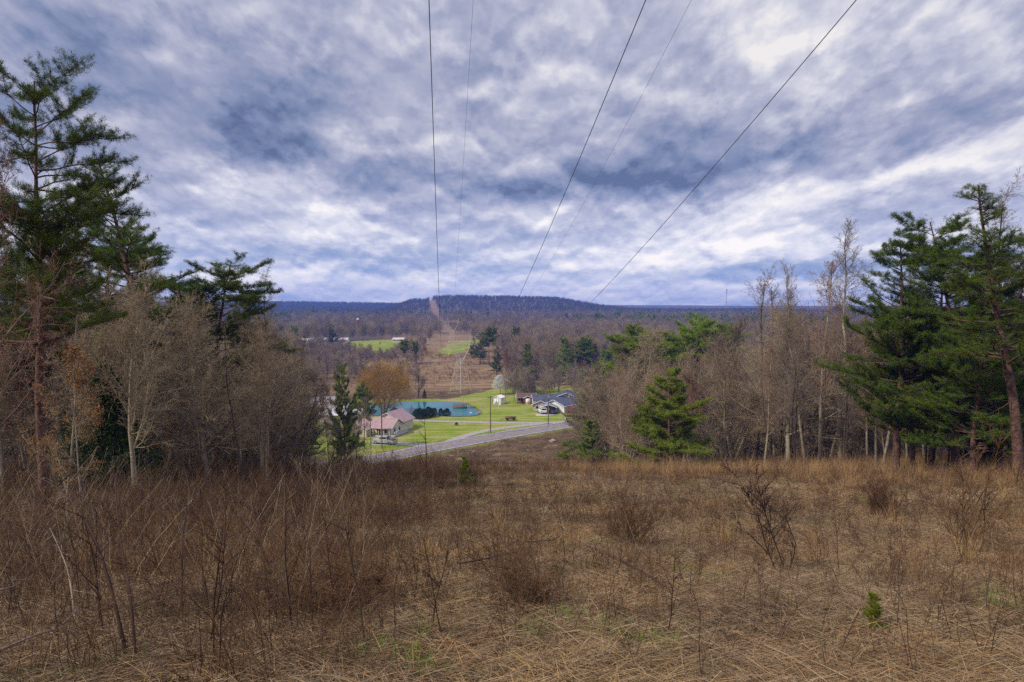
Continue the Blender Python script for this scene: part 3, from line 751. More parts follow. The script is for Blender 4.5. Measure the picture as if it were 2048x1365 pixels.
# slate-blue roofed complex on the right
hb = building('house', 12.6, 210.0, math.radians(3), 'long house with slate blue metal roof behind the white garage')
gable(hb, 0, 0, 12.2, 8, 2.2, 1.5, M_tan, M_roof_blue); gable(hb, 4.6, 2.2, 7.0, 8.6, 2.6, 1.9, M_tan, M_roof_blue, rot=math.pi / 2 * .9)
for k in range(3): opening(hb, 'window', (-5.0 + k * 1.9, -4.04, 1.25), (1.1, 1.0))
mb = MB(); mb.tubes([(-1.4, -2.0, 2.6)], [(-1.4, -2.0, 3.6)], [.09], [.09], 6); mb.build('vent_pipe', M_trim, hb)
hg = building('house', 9.4, 204.5, math.radians(-14), 'tan gabled wing with slate blue roof beside the white garage')
gable(hg, 0, 0, 6.5, 5.0, 1.9, 1.35, M_tan, M_roof_blue, rot=math.pi / 2)
opening(hg, 'window', (-1.2, -3.29, 1.1), (.8, .8)); opening(hg, 'window', (1.0, -3.29, 1.1), (.8, .8))
ga = building('garage', 15.4, 203.0, math.radians(50), 'white garage with dark slate roof beside the red car', 'garage')
gable(ga, 0, 0, 9.0, 7.0, 2.1, 1.6, M_sidingw, M_roof_blue)
opening(ga, 'garage_door', (1.6, -3.54, .95), (2.6, 1.85), m=M_trim); opening(ga, 'window', (-2.6, -3.54, 1.2), (.9, .8))
cp = building('carport', 10.9, 198.6, math.radians(-6), 'grey metal carport sheltering a white van and a dark car', 'carport')
gable(cp, 0, 0, 4.4, 4.4, 1.85, .75, None, mat('carport_roof', (.24, .25, .28), (.18, .19, .21), 1, rough=.5), rot=math.pi / 2, walls=False, ov=.2)
for sx in (-2.1, 0, 2.1):
    for sy in (-2.0, 2.0): mb = MB(); mb.box((sx, sy, -.1), (.1, .1, 1.95 + (.55 if sx == 0 else 0)), base=True); mb.build('post', M_trim, cp)
mb = MB(); mb.box((2.15, .2, .9), (.05, 3.9, 1.7)); mb.build('side_wall', mat('dull_green_panel', (.10, .17, .13), (.07, .12, .09), 2), cp)
slab = MB(); slab.box((0, 0, 0), (5.6, 3.2, .16)); o = slab.build('concrete_slab', M_concrete); o.location = (9.6, 194.6, Hs(9.6, 194.6)); tag(o, 'pale concrete slab in front of the carport', 'slab', kind='structure')
hbr = building('house', 4.6, 218.5, math.radians(-4), 'small brown roofed brick house with a white double door')
gable(hbr, 0, 0, 5.4, 5, 2.0, 1.15, M_brick, M_roof_brown); gable(hbr, .7, -2.9, 2.4, 2.3, 2.0, .75, M_brick, M_roof_brown, rot=math.pi / 2, ov=.25)
opening(hbr, 'door', (.7, -4.14, .92), (1.2, 1.75), m=M_trim); opening(hbr, 'window', (-1.7, -2.54, 1.2), (1.3, 1.0)); opening(hbr, 'window', (2.35, -2.54, 1.2), (.7, .9))
for k in range(3): mb = MB(); mb.box((-2.6 + k * 1.0, -3.9, -.1), (.1, .1, 1.95), base=True); mb.build('porch_post', M_wood, hbr)
mb = MB(); mb.box((-1.7, -3.3, 1.9), (2.4, 1.5, .08)); mb.build('porch_roof', M_roof_brown, hbr)
bn = building('barn', 6.3, 243.5, math.radians(-10), 'weathered grey wooden barn among the trees behind the brown house', 'barn')
gable(bn, 0, 0, 4.4, 3.9, 2.4, 1.2, M_barn, mat('rusty_tin_roof', (.42, .30, .30), (.30, .21, .20), 1.2), rot=math.pi / 2, ov=.35); opening(bn, 'door', (0, -2.24, 1.0), (1.5, 1.9), frame=False)
sh = building('storage_shed', *G(998, 808)[:2], math.radians(-22), 'small white storage shed with double doors on the lawn by the pond', 'shed')
gable(sh, 0, 0, 3.2, 2.55, 2.05, .62, M_sidingw, mat('white_metal_roof', (.78, .77, .76), (.70, .69, .68), 1), rot=math.pi / 2, ov=.12)
for s in (-1, 1):
    d_ = opening(sh, 'door', (s * .36 - .1, -1.64, .92), (.66, 1.6), m=M_trim, frame=False)
    mb = MB(); mb.box((s * .08 - .1, -1.70, .95), (.04, .05, .18)); mb.build('handle', M_dark, d_)
opening(sh, 'window', (1.30, 0, 1.35), (.35, .4), math.pi / 2)
def simple_far(x, y, L, W, e, r, rz, label, wm=M_sidingw, rm=M_roof_grey, cat='building', nm='farm_building'):
    b = building(nm, x, y, rz, label, cat); gable(b, 0, 0, L, W, e, r, wm, rm, ribs=False)
    for k in range(3): opening(b, 'window', (-L * .3 + L * .3 * k, -W / 2 - .04, e * .55), (L * .06, e * .35), frame=False)
simple_far(*at(673, 478)[:2], 16, 7, 2.9, 1.3, 0, 'long white farm building across the green field')
simple_far(*at(612, 482)[:2], 9, 6, 2.4, 1.6, .1, 'smaller white roofed building left of the long white farm building')
simple_far(*at(798, 500)[:2], 8, 6, 2.0, 1.2, -.2, 'low tan farmhouse on the rise beyond the far green field', M_tan, M_roof_grey)
tw = building('silo', *at(716, 640)[:2], 0, 'tall reddish brick silo rising from the far woods', 'silo')
mb = MB(); mb.tubes([(0, 0, -1)], [(0, 0, 14)], [1.7], [1.6], 16); mb.build('wall', M_brick, tw)
mb = MB(); mb.tubes([(0, 0, 14)], [(0, 0, 16)], [1.8], [.1], 16); mb.build('roof', M_roof_grey, tw)

# gazebo
gx, gy = G(789, 827); gz = building('gazebo', gx, gy, .2, 'small open gazebo with brown roof at the near edge of the pond', 'gazebo')
mb = MB(); P_ = [(math.cos(a) * 1.15, math.sin(a) * 1.15) for a in np.arange(6) * math.pi / 3]

for a, b in P_: mb = MB(); mb.tubes([(a, b, 0)], [(a, b, 1.75)], .06, .06, 5); mb.build('post', M_wood, gz)
mb = MB(); mb.tubes([(0, 0, 1.72), (0, 0, 1.78)], [(0, 0, 1.78), (0, 0, 2.5)], [1.5, 1.5], [1.5, .08], 6); mb.build('roof', M_roof_brown, gz)
mb = MB(); mb.tubes([(0, 0, -.1)], [(0, 0, .15)], [1.35], [1.35], 6); mb.box((0, .9, .55), (1.2, .3, .06)); mb.build('floor', M_wood, gz)
# dock
dx, dy = G(920, 815, -.1); dk = building('floating_dock', dx, dy, -.05, 'brown wooden floating dock with railing on the pond', 'dock', z=-.2)
mb = MB(); mb.box((0, 0, .05), (4.1, 2.0, .28), base=True); mb.build('deck', M_wood, dk)
mb = MB()
for k in range(6):
    for sy in (-.95, .95): mb.box((-1.95 + k * .78, sy, .3), (.07, .07, .75), base=True)
for sy in (-.95, .95): mb.box((0, sy, 1.02), (4.0, .08, .06)); mb.box((0, sy, .68), (4.0, .05, .05))
mb.build('railing', M_wood, dk)
for k in range(3): mb = MB(); mb.tubes([(-1.5 + k * 1.5, -.7, -.05)], [(-1.5 + k * 1.5, .7, -.05)], [.16], [.16], 8); mb.build('float', M_dark, dk)
mb = MB(); mb.box((3.3, .3, .12), (2.7, .8, .1), base=True); mb.build('gangway', M_deadwood, dk)
mb = MB(); mb.tubes([(1.0, .9, .2)], [(1.0, .9, 2.5)], [.035], [.03], 5); mb.build('mooring_pole', M_wood, dk)

# ============================================================ vehicles
M_silver = mat('silver_paint', (.50, .50, .52), (.46, .46, .48), 1, rough=.3, spec=.6, metal=.3)
M_vanwhite = mat('white_paint', (.72, .72, .72), (.68, .68, .68), 1, rough=.35, spec=.5)
M_redpaint = mat('red_paint', (.26, .018, .02), (.22, .015, .015), 1, rough=.3, spec=.6)
M_blackpaint = mat('dark_paint', (.06, .065, .08), (.05, .055, .07), 1, rough=.3, spec=.6)
M_glass = mat('car_glass', (.015, .018, .022), (.012, .014, .018), 1, rough=.08, spec=.7)
M_tyre = mat('tyre_rubber', (.018, .018, .018), (.012, .012, .012), 3, rough=.9)
M_rim = mat('wheel_rim', (.45, .45, .46), (.4, .4, .4), 3, rough=.3, metal=.6)
M_tail = mat('tail_lens', (.35, .01, .01), (.3, .01, .01), 1, rough=.2)
M_head = mat('head_lens', (.7, .7, .68), (.6, .6, .58), 1, rough=.15)
def vehicle(name, x, y, rz, paint, label, cat, kind='pickup'):
    """local +x is forward"""
    o = building(name, x, y, rz, label, cat)
    W = 1.9
    if kind == 'pickup':
        L = 5.6; body = [(-2.8, .5), (2.75, .48), (2.8, .75), (2.72, 1.02), (1.45, 1.14), (1.35, 1.16), (-.95, 1.16), (-.97, .72), (-2.65, .72), (-2.67, 1.16), (-2.8, 1.14)]
        lower = [(-2.8, .42), (2.75, .42), (2.82, .78), (2.7, 1.03), (1.4, 1.14), (-2.8, 1.14)]
        cab = [(1.15, 1.12), (.55, 1.80), (-.75, 1.82), (-.95, 1.12)]
    elif kind == 'van':
        L = 4.6; lower = [(-2.3, .35), (2.2, .35), (2.3, .7), (2.1, 1.0), (1.3, 1.1), (-2.3, 1.1)]; cab = [(1.35, 1.08), (.6, 1.75), (-2.15, 1.78), (-2.28, 1.08)]
    else:
        L = 4.4; lower = [(-2.2, .32), (2.1, .32), (2.2, .6), (2.0, .82), (1.0, .95), (-1.7, .98), (-2.2, .92)]; cab = [(1.05, .93), (.35, 1.40), (-1.0, 1.42), (-1.65, .95)]
    mb = MB(); mb.prism([(a, -W / 2, b) for a, b in lower], (0, W, 0)); bd = mb.build('body', paint, o)
    if kind == 'pickup':
        mb = MB(); mb.box((-1.85, 0, 1.15), (1.65, 1.6, .05)); mb.build('bed', M_dark, bd)
        mb = MB(); mb.box((-1.85, 0, 1.20), (1.75, 1.84, .05)); mb.build('bed_cover', M_blackpaint, bd)
    mb = MB(); w2 = W * .84
    mb.prism([(a, -w2 / 2, b) for a, b in cab], (0, w2, 0)); cb = mb.build('cab', paint, o)
    cx_ = np.mean([c[0] for c in cab]); cz = np.mean([c[1] for c in cab])
    mb = MB(); g = [(cx_ + (a - cx_) * .86, cz + .04 + (b - cz) * .62) for a, b in cab]
    mb.prism([(a, -w2 / 2 - .012, b) for a, b in g], (0, w2 + .024, 0)); mb.build('side_window', M_glass, cb)
    mb = MB(); (x0, z0), (x1, z1) = cab[0], cab[1]
    q = [(x0 - (x0 - x1) * .12 + .02, z0 + (z1 - z0) * .12 + .02), (x0 - (x0 - x1) * .88 + .02, z0 + (z1 - z0) * .88 + .02)]
    mb.quads([(q[0][0], -w2 * .45, q[0][1]), (q[0][0], w2 * .45, q[0][1]), (q[1][0], w2 * .45, q[1][1]), (q[1][0], -w2 * .45, q[1][1])]); mb.build('windscreen', M_glass, cb)
    mb = MB(); (x0, z0), (x1, z1) = cab[3], cab[2]
    q = [(x0 + (x1 - x0) * .15 - .02, z0 + (z1 - z0) * .25 + .02), (x0 + (x1 - x0) * .88 - .02, z0 + (z1 - z0) * .88 + .02)]
    mb.quads([(q[0][0], -w2 * .42, q[0][1]), (q[0][0], w2 * .42, q[0][1]), (q[1][0], w2 * .42, q[1][1]), (q[1][0], -w2 * .42, q[1][1])]); mb.build('rear_window', M_glass, cb)
    wr = .38 if kind == 'pickup' else .32
    for wx in (L * .31, -L * .31):
        for s in (-1, 1):
            mb = MB(); y0 = s * (W / 2 - .20); y1 = s * (W / 2 + .03)
            mb.tubes([(wx, y0, wr)], [(wx, y1, wr)], [wr], [wr * .98], 18); mb.tubes([(wx, y1, wr)], [(wx, y1 + s * .005, wr)], [wr * .98], [.01], 18)
            w_ = mb.build('wheel', M_tyre, o); mb = MB(); mb.tubes([(wx, y1 - s * .02, wr)], [(wx, y1 + s * .03, wr)], [wr * .62], [wr * .5], 14)
            mb.tubes([(wx, y1 + s * .03, wr)], [(wx, y1 + s * .034, wr)], [wr * .5], [.01], 14); mb.build('rim', M_rim, w_)
    for s in (-1, 1):
        mb = MB(); mb.box((-L / 2 - .01, s * (W / 2 - .12), .86), (.06, .16, .36 if kind != 'car' else .18)); mb.build('tail_light', M_tail, o)
        mb = MB(); mb.box((L / 2 - .03, s * (W / 2 - .22), .74), (.10, .36, .18)); mb.build('headlight', M_head, o)
    mb = MB(); mb.box((-L / 2 - .05, 0, .45), (.14, W * .95, .2)); mb.build('rear_bumper', M_rim if kind == 'pickup' else M_dark, o)
    mb = MB(); mb.box((L / 2 + .0, 0, .45), (.16, W * .95, .22)); mb.build('front_bumper', M_rim if kind == 'pickup' else M_dark, o)
    return o
vehicle('pickup_truck', *G(769, 888.3), math.radians(180 - 14), M_silver, 'silver pickup truck parked on the short drive by the cream house', 'pickup truck')
vehicle('van', 8.9, 197.4, math.radians(98), M_vanwhite, 'white van parked nose in under the carport', 'van', 'van')
vehicle('car', 12.1, 197.6, math.radians(90), M_blackpaint, 'dark car parked beside the white van under the carport', 'car', 'car')
vehicle('car', *G(1148, 825.5), math.radians(60), M_redpaint, 'red car parked to the right of the white garage', 'car', 'van')

# ============================================================ utility poles, pylons, wires, masts
def utility_pole(px, py, top, label, arm=1.0, transformer=False, x=None, y=None):
    if x is None: x, y = G(px, py)
    g = Hs(x, y); hgt = EZ - (top - 600) / FPX * y - g if top else 9
    o = building('utility_pole', x, y, math.radians(40), label, 'utility pole'); o['group'] = 'wooden utility poles along the road'
    mb = MB(); mb.tubes([(0, 0, -.4)], [(0, 0, hgt)], [.15], [.10], 8); mb.build('pole', M_polewood, o)
    if arm:
        mb = MB(); mb.box((0, .1, hgt - .35), (arm * 1.6, .1, .12)); c = mb.build('crossarm', M_polewood, o)
        mb = MB()
        for k in (-.7, 0, .7): mb.tubes([(k * arm, .1, hgt - .3)], [(k * arm, .1, hgt - .1)], [.05], [.035], 6)
        mb.build('insulator', M_insul, c)
    if transformer:
        mb = MB(); mb.tubes([(.2, -.28, hgt - 1.6)], [(.2, -.28, hgt - .8)], [.2], [.2], 10); mb.build('transformer', M_insul, o)
    return x, y, g + hgt
up = [utility_pole(981, 868, 793, 'dark wooden utility pole between the pond and the road', 1, True),
      utility_pole(1096.5, 851, 797, 'wooden utility pole at the lane junction, in front of the carport', .6),
      utility_pole(1135.5, 833, 786, 'wooden utility pole in front of the white garage', .8, True),
      utility_pole(764, 897, 811, 'pale utility pole in front of the silver pickup', .0)]
# greenish steel post nearer, left of the pickup
x_, y_ = G(742, 929); o = building('lamp_post', x_, y_, 0, 'thin greenish post standing at the roadside left of the silver pickup', 'post')
mb = MB(); mb.tubes([(0, 0, -.3)], [(0, 0, 10.2)], [.11], [.08], 8); mb.build('pole', mat('greenish_post', (.24, .25, .19), (.18, .19, .14), 3), o)
def wire(name, P, r, label, cat='wire', group=None):
    P = np.asarray(P); mb = MB(); mb.tubes(P[:-1], P[1:], r, r, 5)
    return tag(mb.build(name, M_wire), label, cat, group)
def sag(a, b, s, n=24):
    t = np.linspace(0, 1, n)[:, None]; a = np.array(a); b = np.array(b); P = a * (1 - t) + b * t; P[:, 2] -= 4 * s * (t * (1 - t))[:, 0]; return P
wire('service_wire', sag(np.array(up[3]) - [0, 0, .3], np.array(up[0]) - [0, 0, .5], 1.4), .012, 'thin service wire sagging from the pale pole to the pole by the pond')
wire('service_wire', sag(np.array(up[0]) - [0, 0, .3], np.array(up[1]) - [0, 0, .5], .9), .010, 'thin service wire between the pond pole and the junction pole')
wire('service_wire', sag(np.array(up[1]) - [0, 0, .3], np.array(up[2]) - [0, 0, .5], .3), .010, 'thin service wire between the junction pole and the garage pole')
wire('service_wire', sag(np.array(up[3]) - [0, 0, .5], (-36, 166, 4.2), .6), .012, 'thin service wire from the pale pole to the mauve roofed house')

LX = lambda t, off: off - .0996 * t
def hph(t): return 14.6 - .3067 * t + .000741 * t * t
TD = 245.0
PH = [-.38, 5.9, 12.0]
ts = np.concatenate([np.linspace(-35, 60, 90), np.linspace(62, TD, 90)])
for off, lb in zip(PH, ('left hand black power conductor overhead, running almost straight down the view', 'middle black power conductor overhead, slanting between the two thin wires', 'right hand black power conductor, lowest slanting line over the right woods')):
    wire('power_line', np.c_[LX(ts, off), ts, EZ + hph(ts)], .0150, lb, 'power line', 'overhead power lines')
def hsh(t): return 21.3 - .305 * t + .000735 * t * t
for off, lb in zip([1.33, 10.67], ('thin shield wire beside the left conductor', 'thin shield wire between the middle and right conductors')):
    wire('shield_wire', np.c_[LX(ts, off), ts, EZ + hsh(ts)], .0065, lb, 'power line', 'overhead power lines')

def pylon(x, y, rz, s, label):
    o = building('pylon', x, y, rz, label, 'pylon'); o['group'] = 'steel pylons along the corridor'
    z0 = -.3; r0, rw = 3.9, 1.25; zw = 11.8 * s; zb = 9.3 * s; zc = 17.0 * s; zt = 19.8 * s
    D4 = [(-1, 0), (0, -1), (1, 0), (0, 1)]
    legs = MB(); br = MB()
    def rr(z): return r0 + (rw - r0) * min(z / zw, 1)
    for a, b in D4: legs.tubes([(a * r0, b * r0, z0)], [(a * rw, b * rw, zw)], [.13], [.10], 4)
    levels = [0, 3.4 * s, 6.3 * s, 8.7 * s, 10.5 * s, zw]
    for z1, z2 in zip(levels[:-1], levels[1:]):
        for k in range(4):
            a, b = D4[k]; c, d = D4[(k + 1) % 4]
            br.tubes([(a * rr(z1), b * rr(z1), z1)], [(c * rr(z2), d * rr(z2), z2)], [.04], [.04], 4)
            br.tubes([(c * rr(z1), d * rr(z1), z1)], [(a * rr(z2), b * rr(z2), z2)], [.04], [.04], 4)
            br.tubes([(a * rr(z2), b * rr(z2), z2)], [(c * rr(z2), d * rr(z2), z2)], [.04], [.04], 4)
    arms = MB()
    for sx in (-1, 1):
        for dy in (-.5, .5):
            arms.tubes([(0, dy, zb), (sx * 2.9, dy, 15.2 * s), (sx * 3.3, dy, zc)], [(sx * 2.9, dy, 15.2 * s), (sx * 3.3, dy, zc), (sx * 3.6, 0, zt)], [.14, .12, .10], [.12, .10, .08], 4)
        for k in range(5):
            f = k / 5; z1 = zb + (15.2 * s - zb) * f; z2 = zb + (15.2 * s - zb) * (f + .2)
            arms.tubes([(sx * 2.9 * f, -.5, z1)], [(sx * 2.9 * (f + .2), .5, z2)], [.04], [.04], 4)
            if k: arms.tubes([(sx * 2.9 * f, 0, z1)], [(sx * rw * (1 - f) * .9, 0, z1 + .4)], [.045], [.045], 4)
    arms.tubes([(-1.1, 0, 10.6 * s)], [(1.1, 0, 10.6 * s)], [.06], [.06], 4)
    ca = MB()
    for z in (zc, zc + .9 * s):
        for dy in (-.45, .45): ca.tubes([(-3.4, dy, z)], [(3.4, dy, z)], [.05], [.05], 4)
    for sx in (-1, 1):
        for dy in (-.45, .45): ca.tubes([(sx * 3.4, dy, zc), (sx * 3.4, dy, zc + .9 * s)], [(sx * 6.4, 0, zc), (sx * 6.4, 0, zc)], [.06, .05], [.05, .04], 4)
    for k in range(-8, 8): ca.tubes([(k * .42, -.45, zc + (.9 * s if k % 2 else 0))], [((k + 1) * .42, -.45, zc + (0 if k % 2 else .9 * s))], [.045], [.045], 4)
    legs.build('leg', M_steel, o); br.build('bracing', M_steel, o); arms.build('mast_arm', M_steel, o); c = ca.build('crossarm', M_steel, o)
    ins = MB()
    for k in (-6.1, 0, 6.1): ins.tubes([(k, 0, zc)], [(k, 0, zc - 1.1)], [.07], [.07], 6)
    ins.build('insulator', M_insul, c); return o
pylon(LX(TD, 5.9), TD, math.radians(5.7), 1, 'nearer lattice steel pylon standing in the brown field beyond the pond')
px2, py2 = float(corridor_x(448.)), 448.
pylon(px2, py2, math.radians(5.7), .92, 'farther lattice steel pylon, on the green rise behind the first')
for off, z1, z2 in ((-6.1, 15.9, 14.6), (0, 15.9, 14.6), (6.1, 15.9, 14.6)):
    wire('power_line', sag((LX(TD, 5.9) + off, TD, Hs(-18, 245) + z1), (px2 + off, py2, Hs(px2, py2) + z2), 5), .012, 'thin conductor strung between the two pylons', 'power line', 'conductors between the pylons')
mx, my, mz = at(1452, 1690); o = building('radio_mast', mx, my, 0, 'thin lattice radio mast on the distant ridge', 'mast')
mb = MB(); A3 = [(math.cos(a), math.sin(a)) for a in (0.5, 2.6, 4.7)]
for a, b in A3: mb.tubes([(a * .9, b * .9, 0)], [(a * .7, b * .7, 58)], [.30], [.24], 4)
for k in range(26):
    for i in range(3):
        a, b = A3[i]; c, d = A3[(i + 1) % 3]; mb.tubes([(a * .85, b * .85, k * 2.2)], [(c * .85, d * .85, k * 2.2 + 2.2)], [.10], [.10], 3)
mb.build('lattice', M_steel, o); mb = MB()
for z in (55, 49): mb.tubes([(0, 0, z)], [(0, 0, z + 3)], [1.9], [1.9], 8)
mb.build('antenna', M_insul, o)

# ============================================================ small things in the valley
def at0(px, py): x, y = G(px, py); return x, y, Hs(x, y)
x_, y_, z_ = at0(1021, 841); o = building('farm_trailer', x_, y_, .05, 'old brown hay trailer heaped with brush on the lawn', 'trailer')
mb = MB(); mb.box((0, 0, .55), (2.9, 1.4, .12)); mb.box((0, -.7, .8), (2.9, .06, .35)); mb.box((0, .7, .8), (2.9, .06, .35)); mb.build('bed', M_wood, o)
for wx in (-.9, .9):
    for s in (-.72, .72):
        mb = MB(); mb.tubes([(wx, s - .08, .3)], [(wx, s + .08, .3)], [.3], [.3], 12); mb.tubes([(wx, s + .08, .3)], [(wx, s + .081, .3)], [.3], [.01], 12); mb.tubes([(wx, s - .081, .3)], [(wx, s - .08, .3)], [.01], [.3], 12); mb.build('wheel', M_tyre, o)
mb = MB(); mb.tubes([(-1.4, 0, .5)], [(-2.9, 0, .2)], [.06], [.05], 5); mb.build('drawbar', M_dark, o)
rr_ = np.random.RandomState(3); mb = MB(); a = rr_.uniform(-1, 1, (120, 3)) * [1.3, .6, .1] + [0, 0, .8]; mb.tubes(a, a + rr_.normal(size=(120, 3)) * [.35, .3, .18], .025, .015, 3); mb.build('brush_load', M_brush, o)
x_, y_, z_ = at0(1131, 846); o = building('mailbox', x_, y_, .3, 'pale mailbox on a dark bent post by the road', 'mailbox')
mb = MB(); mb.tubes([(0, 0, -.1), (0, 0, .6)], [(0, 0, .6), (.3, 0, 1.0)], [.06, .06], [.06, .05], 5); mb.build('post', M_dark, o)
mb = MB(); mb.prism([(-.15, -.3, 1.0), (.15, -.3, 1.0), (.15, -.3, 1.2), (.08, -.3, 1.3), (-.08, -.3, 1.3), (-.15, -.3, 1.2)], (0, .6, 0)); mb.build('box', M_trim, o)
x_, y_, z_ = at0(997, 816.5); o = building('clothes_pole', x_, y_, .1, 'white T shaped pole on the lawn in front of the shed', 'pole')
mb = MB(); mb.tubes([(0, 0, -.1)], [(0, 0, 1.5)], [.05], [.05], 6); mb.box((0, 0, 1.5), (.9, .07, .07)); mb.build('pole', M_trim, o)
def rock_mesh(seed, n=1):
    r = np.random.RandomState(seed); import bmesh
    bm = bmesh.new(); bmesh.ops.create_icosphere(bm, subdivisions=3, radius=1)
    ph = r.uniform(0, 6.28, 9); d = r.normal(size=(5, 3))
    for v in bm.verts:
        c = np.array(v.co); k = 1 + .16 * math.sin(c @ d[0] * 2 + ph[0]) + .12 * math.sin(c @ d[1] * 4 + ph[1]) + .06 * math.sin(c @ d[2] * 9 + ph[2])
        v.co = v.co * k; v.co.z *= .6
    me = bpy.data.meshes.new('rock'); bm.to_mesh(me); bm.free(); me.materials.append(M_stone); return me
ROCKS = [rock_mesh(k) for k in range(4)]
for i, (px, py, s, lb) in enumerate([(963, 814.5, .36, 'lone pale boulder on the lawn right of the pond'), (959, 824, .5, 'brown boulder at the right tip of the pond'), (955, 826.5, .42, 'boulder at the water line on the pond tip, nearest the camera'), (962, 821.5, .4, 'boulder farthest along the right bank of the pond'),
                                     (1105, 884, .75, 'pale boulder on the brown bank below the road')]):
    x_, y_, z_ = at0(px, py); o = link('boulder', ROCKS[i % 4], loc=(x_, y_, Hs(x_, y_) + s * .15)); o.scale = (s, s, s); tag(o, lb, 'boulder')
# white bird on the near shore
x_, y_ = G(941, 829); mb = MB()
mb.tubes([(-.25, 0, .25), (-.1, 0, .3), (.12, 0, .3), (.22, 0, .34), (.26, 0, .5)], [(-.1, 0, .3), (.12, 0, .3), (.22, 0, .34), (.26, 0, .5), (.36, 0, .52)], [.02, .11, .12, .06, .05], [.11, .12, .06, .05, .01], 8)
mb.tubes([(0, -.04, .22), (0, .04, .22)], [(0, -.04, -.05), (0, .04, -.05)], .012, .012, 4)
o = mb.build('goose', M_vanwhite, loc=(x_, y_, -.05)); o.scale = (1.4,) * 3; tag(o, 'white goose standing at the near edge of the pond', 'goose')
#PART3
# ============================================================ prototypes of the plants
bare_tree_mesh('oak_a', 11, 12, 5, 1.0, spread=.46, r0=.17, nt=12)
bare_tree_mesh('oak_b', 12, 12, 5, 1.0, spread=.40, asc=52, r0=.15, nt=12)
bare_tree_mesh('slim_a', 13, 13, 5, .9, spread=.26, asc=58, r0=.12, start=.35, twigm=M_twig, nt=14)
bare_tree_mesh('slim_b', 14, 13, 5, .9, spread=.24, asc=60, r0=.11, start=.3, twigm=M_twig_red, nt=14)
bare_tree_mesh('slim_c', 15, 13, 5, .8, spread=.30, asc=50, r0=.12, start=.4, barkm=M_bark_dark, twigm=M_twig_purple, nt=14)
bare_tree_mesh('maple', 16, 9, 5, .9, spread=.34, asc=50, r0=.10, barkm=M_bark_grey, twigm=M_twig_red, nt=11, leaves=(M_bud_red, .30, .045, 2))
bare_tree_mesh('multi', 17, 9, 5, .8, spread=.34, asc=55, r0=.10, forks=3, nt=9)
bare_tree_mesh('gum', 18, 19, 4, 1.05, spread=.20, asc=40, r0=.15, start=.30, barkm=M_bark_grey, twigm=M_twig_purple, rmin=.007, nt=30)
shell_tree('willow', 19, 14, 15, 8500, twigm=M_willow, low=.18, th=.016, L=1.4)
shell_tree('vase_a', 27, 13, 7.5, 1500, True, low=.22, r0=.15, forks=3, th=.011, L=1.1, droop=-.1)
shell_tree('vase_b', 28, 13, 6.5, 1400, True, twigm=M_twig_red, low=.28, r0=.12, forks=2, th=.010, L=1.0, droop=-.1)
shell_tree('vase_c', 29, 12, 8, 1500, True, barkm=M_bark_dark, twigm=M_twig_purple, low=.25, r0=.13, forks=2, th=.010, L=1.1, droop=-.1)
shell_tree('round_oak', 24, 11, 9, 2400, True, barkm=M_bark_dark, low=.32, r0=.28, forks=1, th=.011, L=.8)
shell_tree('round_grey', 25, 12, 9, 2800, True, low=.28, r0=.2, forks=2, th=.011, L=.9)
shell_tree('round_purple', 26, 12, 8, 2800, True, twigm=M_twig_purple, low=.25, r0=.18, forks=2, th=.011, L=.9)
bare_tree_mesh('oak_leafy', 20, 8, 5, .8, spread=.32, asc=25, r0=.075, barkm=M_bark_grey, leaves=(M_oakleaf, .30, .085, 2), nt=11)
bare_tree_mesh('birch', 21, 12, 4, .6, spread=.20, asc=45, r0=.075, barkm=M_bark_pale, nt=12)
bare_tree_mesh('pole_tree', 23, 11, 4, .6, spread=.17, asc=45, r0=.07, start=.5, barkm=M_bark_dark, nt=11)
pine_mesh('pine_near', 31, 14, live=.42, wide=.31, tuft=.075, per=12, width=.009, dens=1.8, every=.78, top=.60, rise=14)
pine_mesh('pine_near_b', 32, 17, live=.42, wide=.19, tuft=.080, per=11, width=.010, dens=1.5, every=.75, rise=26)
pine_mesh('pine_mid', 33, 14, live=.44, wide=.30, tuft=.085, per=10, width=.012, dens=2.0, every=.72, top=.55, rise=12)
pine_mesh('pine_mid_b', 34, 14, live=.22, wide=.29, tuft=.085, per=10, width=.012, dens=1.5, every=.8, needle=M_needle)
pine_mesh('pine_open', 35, 14, live=.26, wide=.33, tuft=.085, per=10, width=.012, dens=1.4, lean=.06, every=.85)
pine_mesh('pine_flat', 36, 14, live=.50, wide=.30, tuft=.13, per=9, width=.022, dens=1.6, top=.55, every=.7, needle=M_needle_y, rise=18)
pine_mesh('pine_young', 37, 8, live=.05, wide=.34, tuft=.12, per=10, width=.02, dens=1.9, needle=M_needle_y, dead=0, every=.8)
pine_mesh('pine_bushy', 38, 9, live=.03, wide=.40, tuft=.11, per=10, width=.018, dens=1.9, needle=M_needle_y, dead=0, every=.55, rise=24, top=.95)
cedar_mesh('pear', 22, 6, 4.6, 2600, m=M_blossom, size=.30, point=.45, low=.28)
cedar_mesh('cedar', 41, 5, 2.4, 4200); cedar_mesh('bush', 42, 2.6, 2.1, 1800, size=.17, point=.55); cedar_mesh('cone_tree', 43, 7, 3.0, 1500, m=M_needle, size=.40, point=.8)
cedar_mesh('far_pine', 44, 11, 7, 2200, m=M_needle_y, size=.50, point=.5, low=.42); cedar_mesh('far_pine_b', 45, 12, 5, 1800, m=M_needle, size=.5, point=.75, low=.3)

RNG = np.random.RandomState(77)
def Zr(D, py): return EZ - (py - 600) / FPX * D
def tree_px(kind, key, px, D, top, rz, label, **kw):
    x, y, g = at(px, D); return put_tree(kind, key, x, y, Zr(D, top) - g, rz, label, **kw)

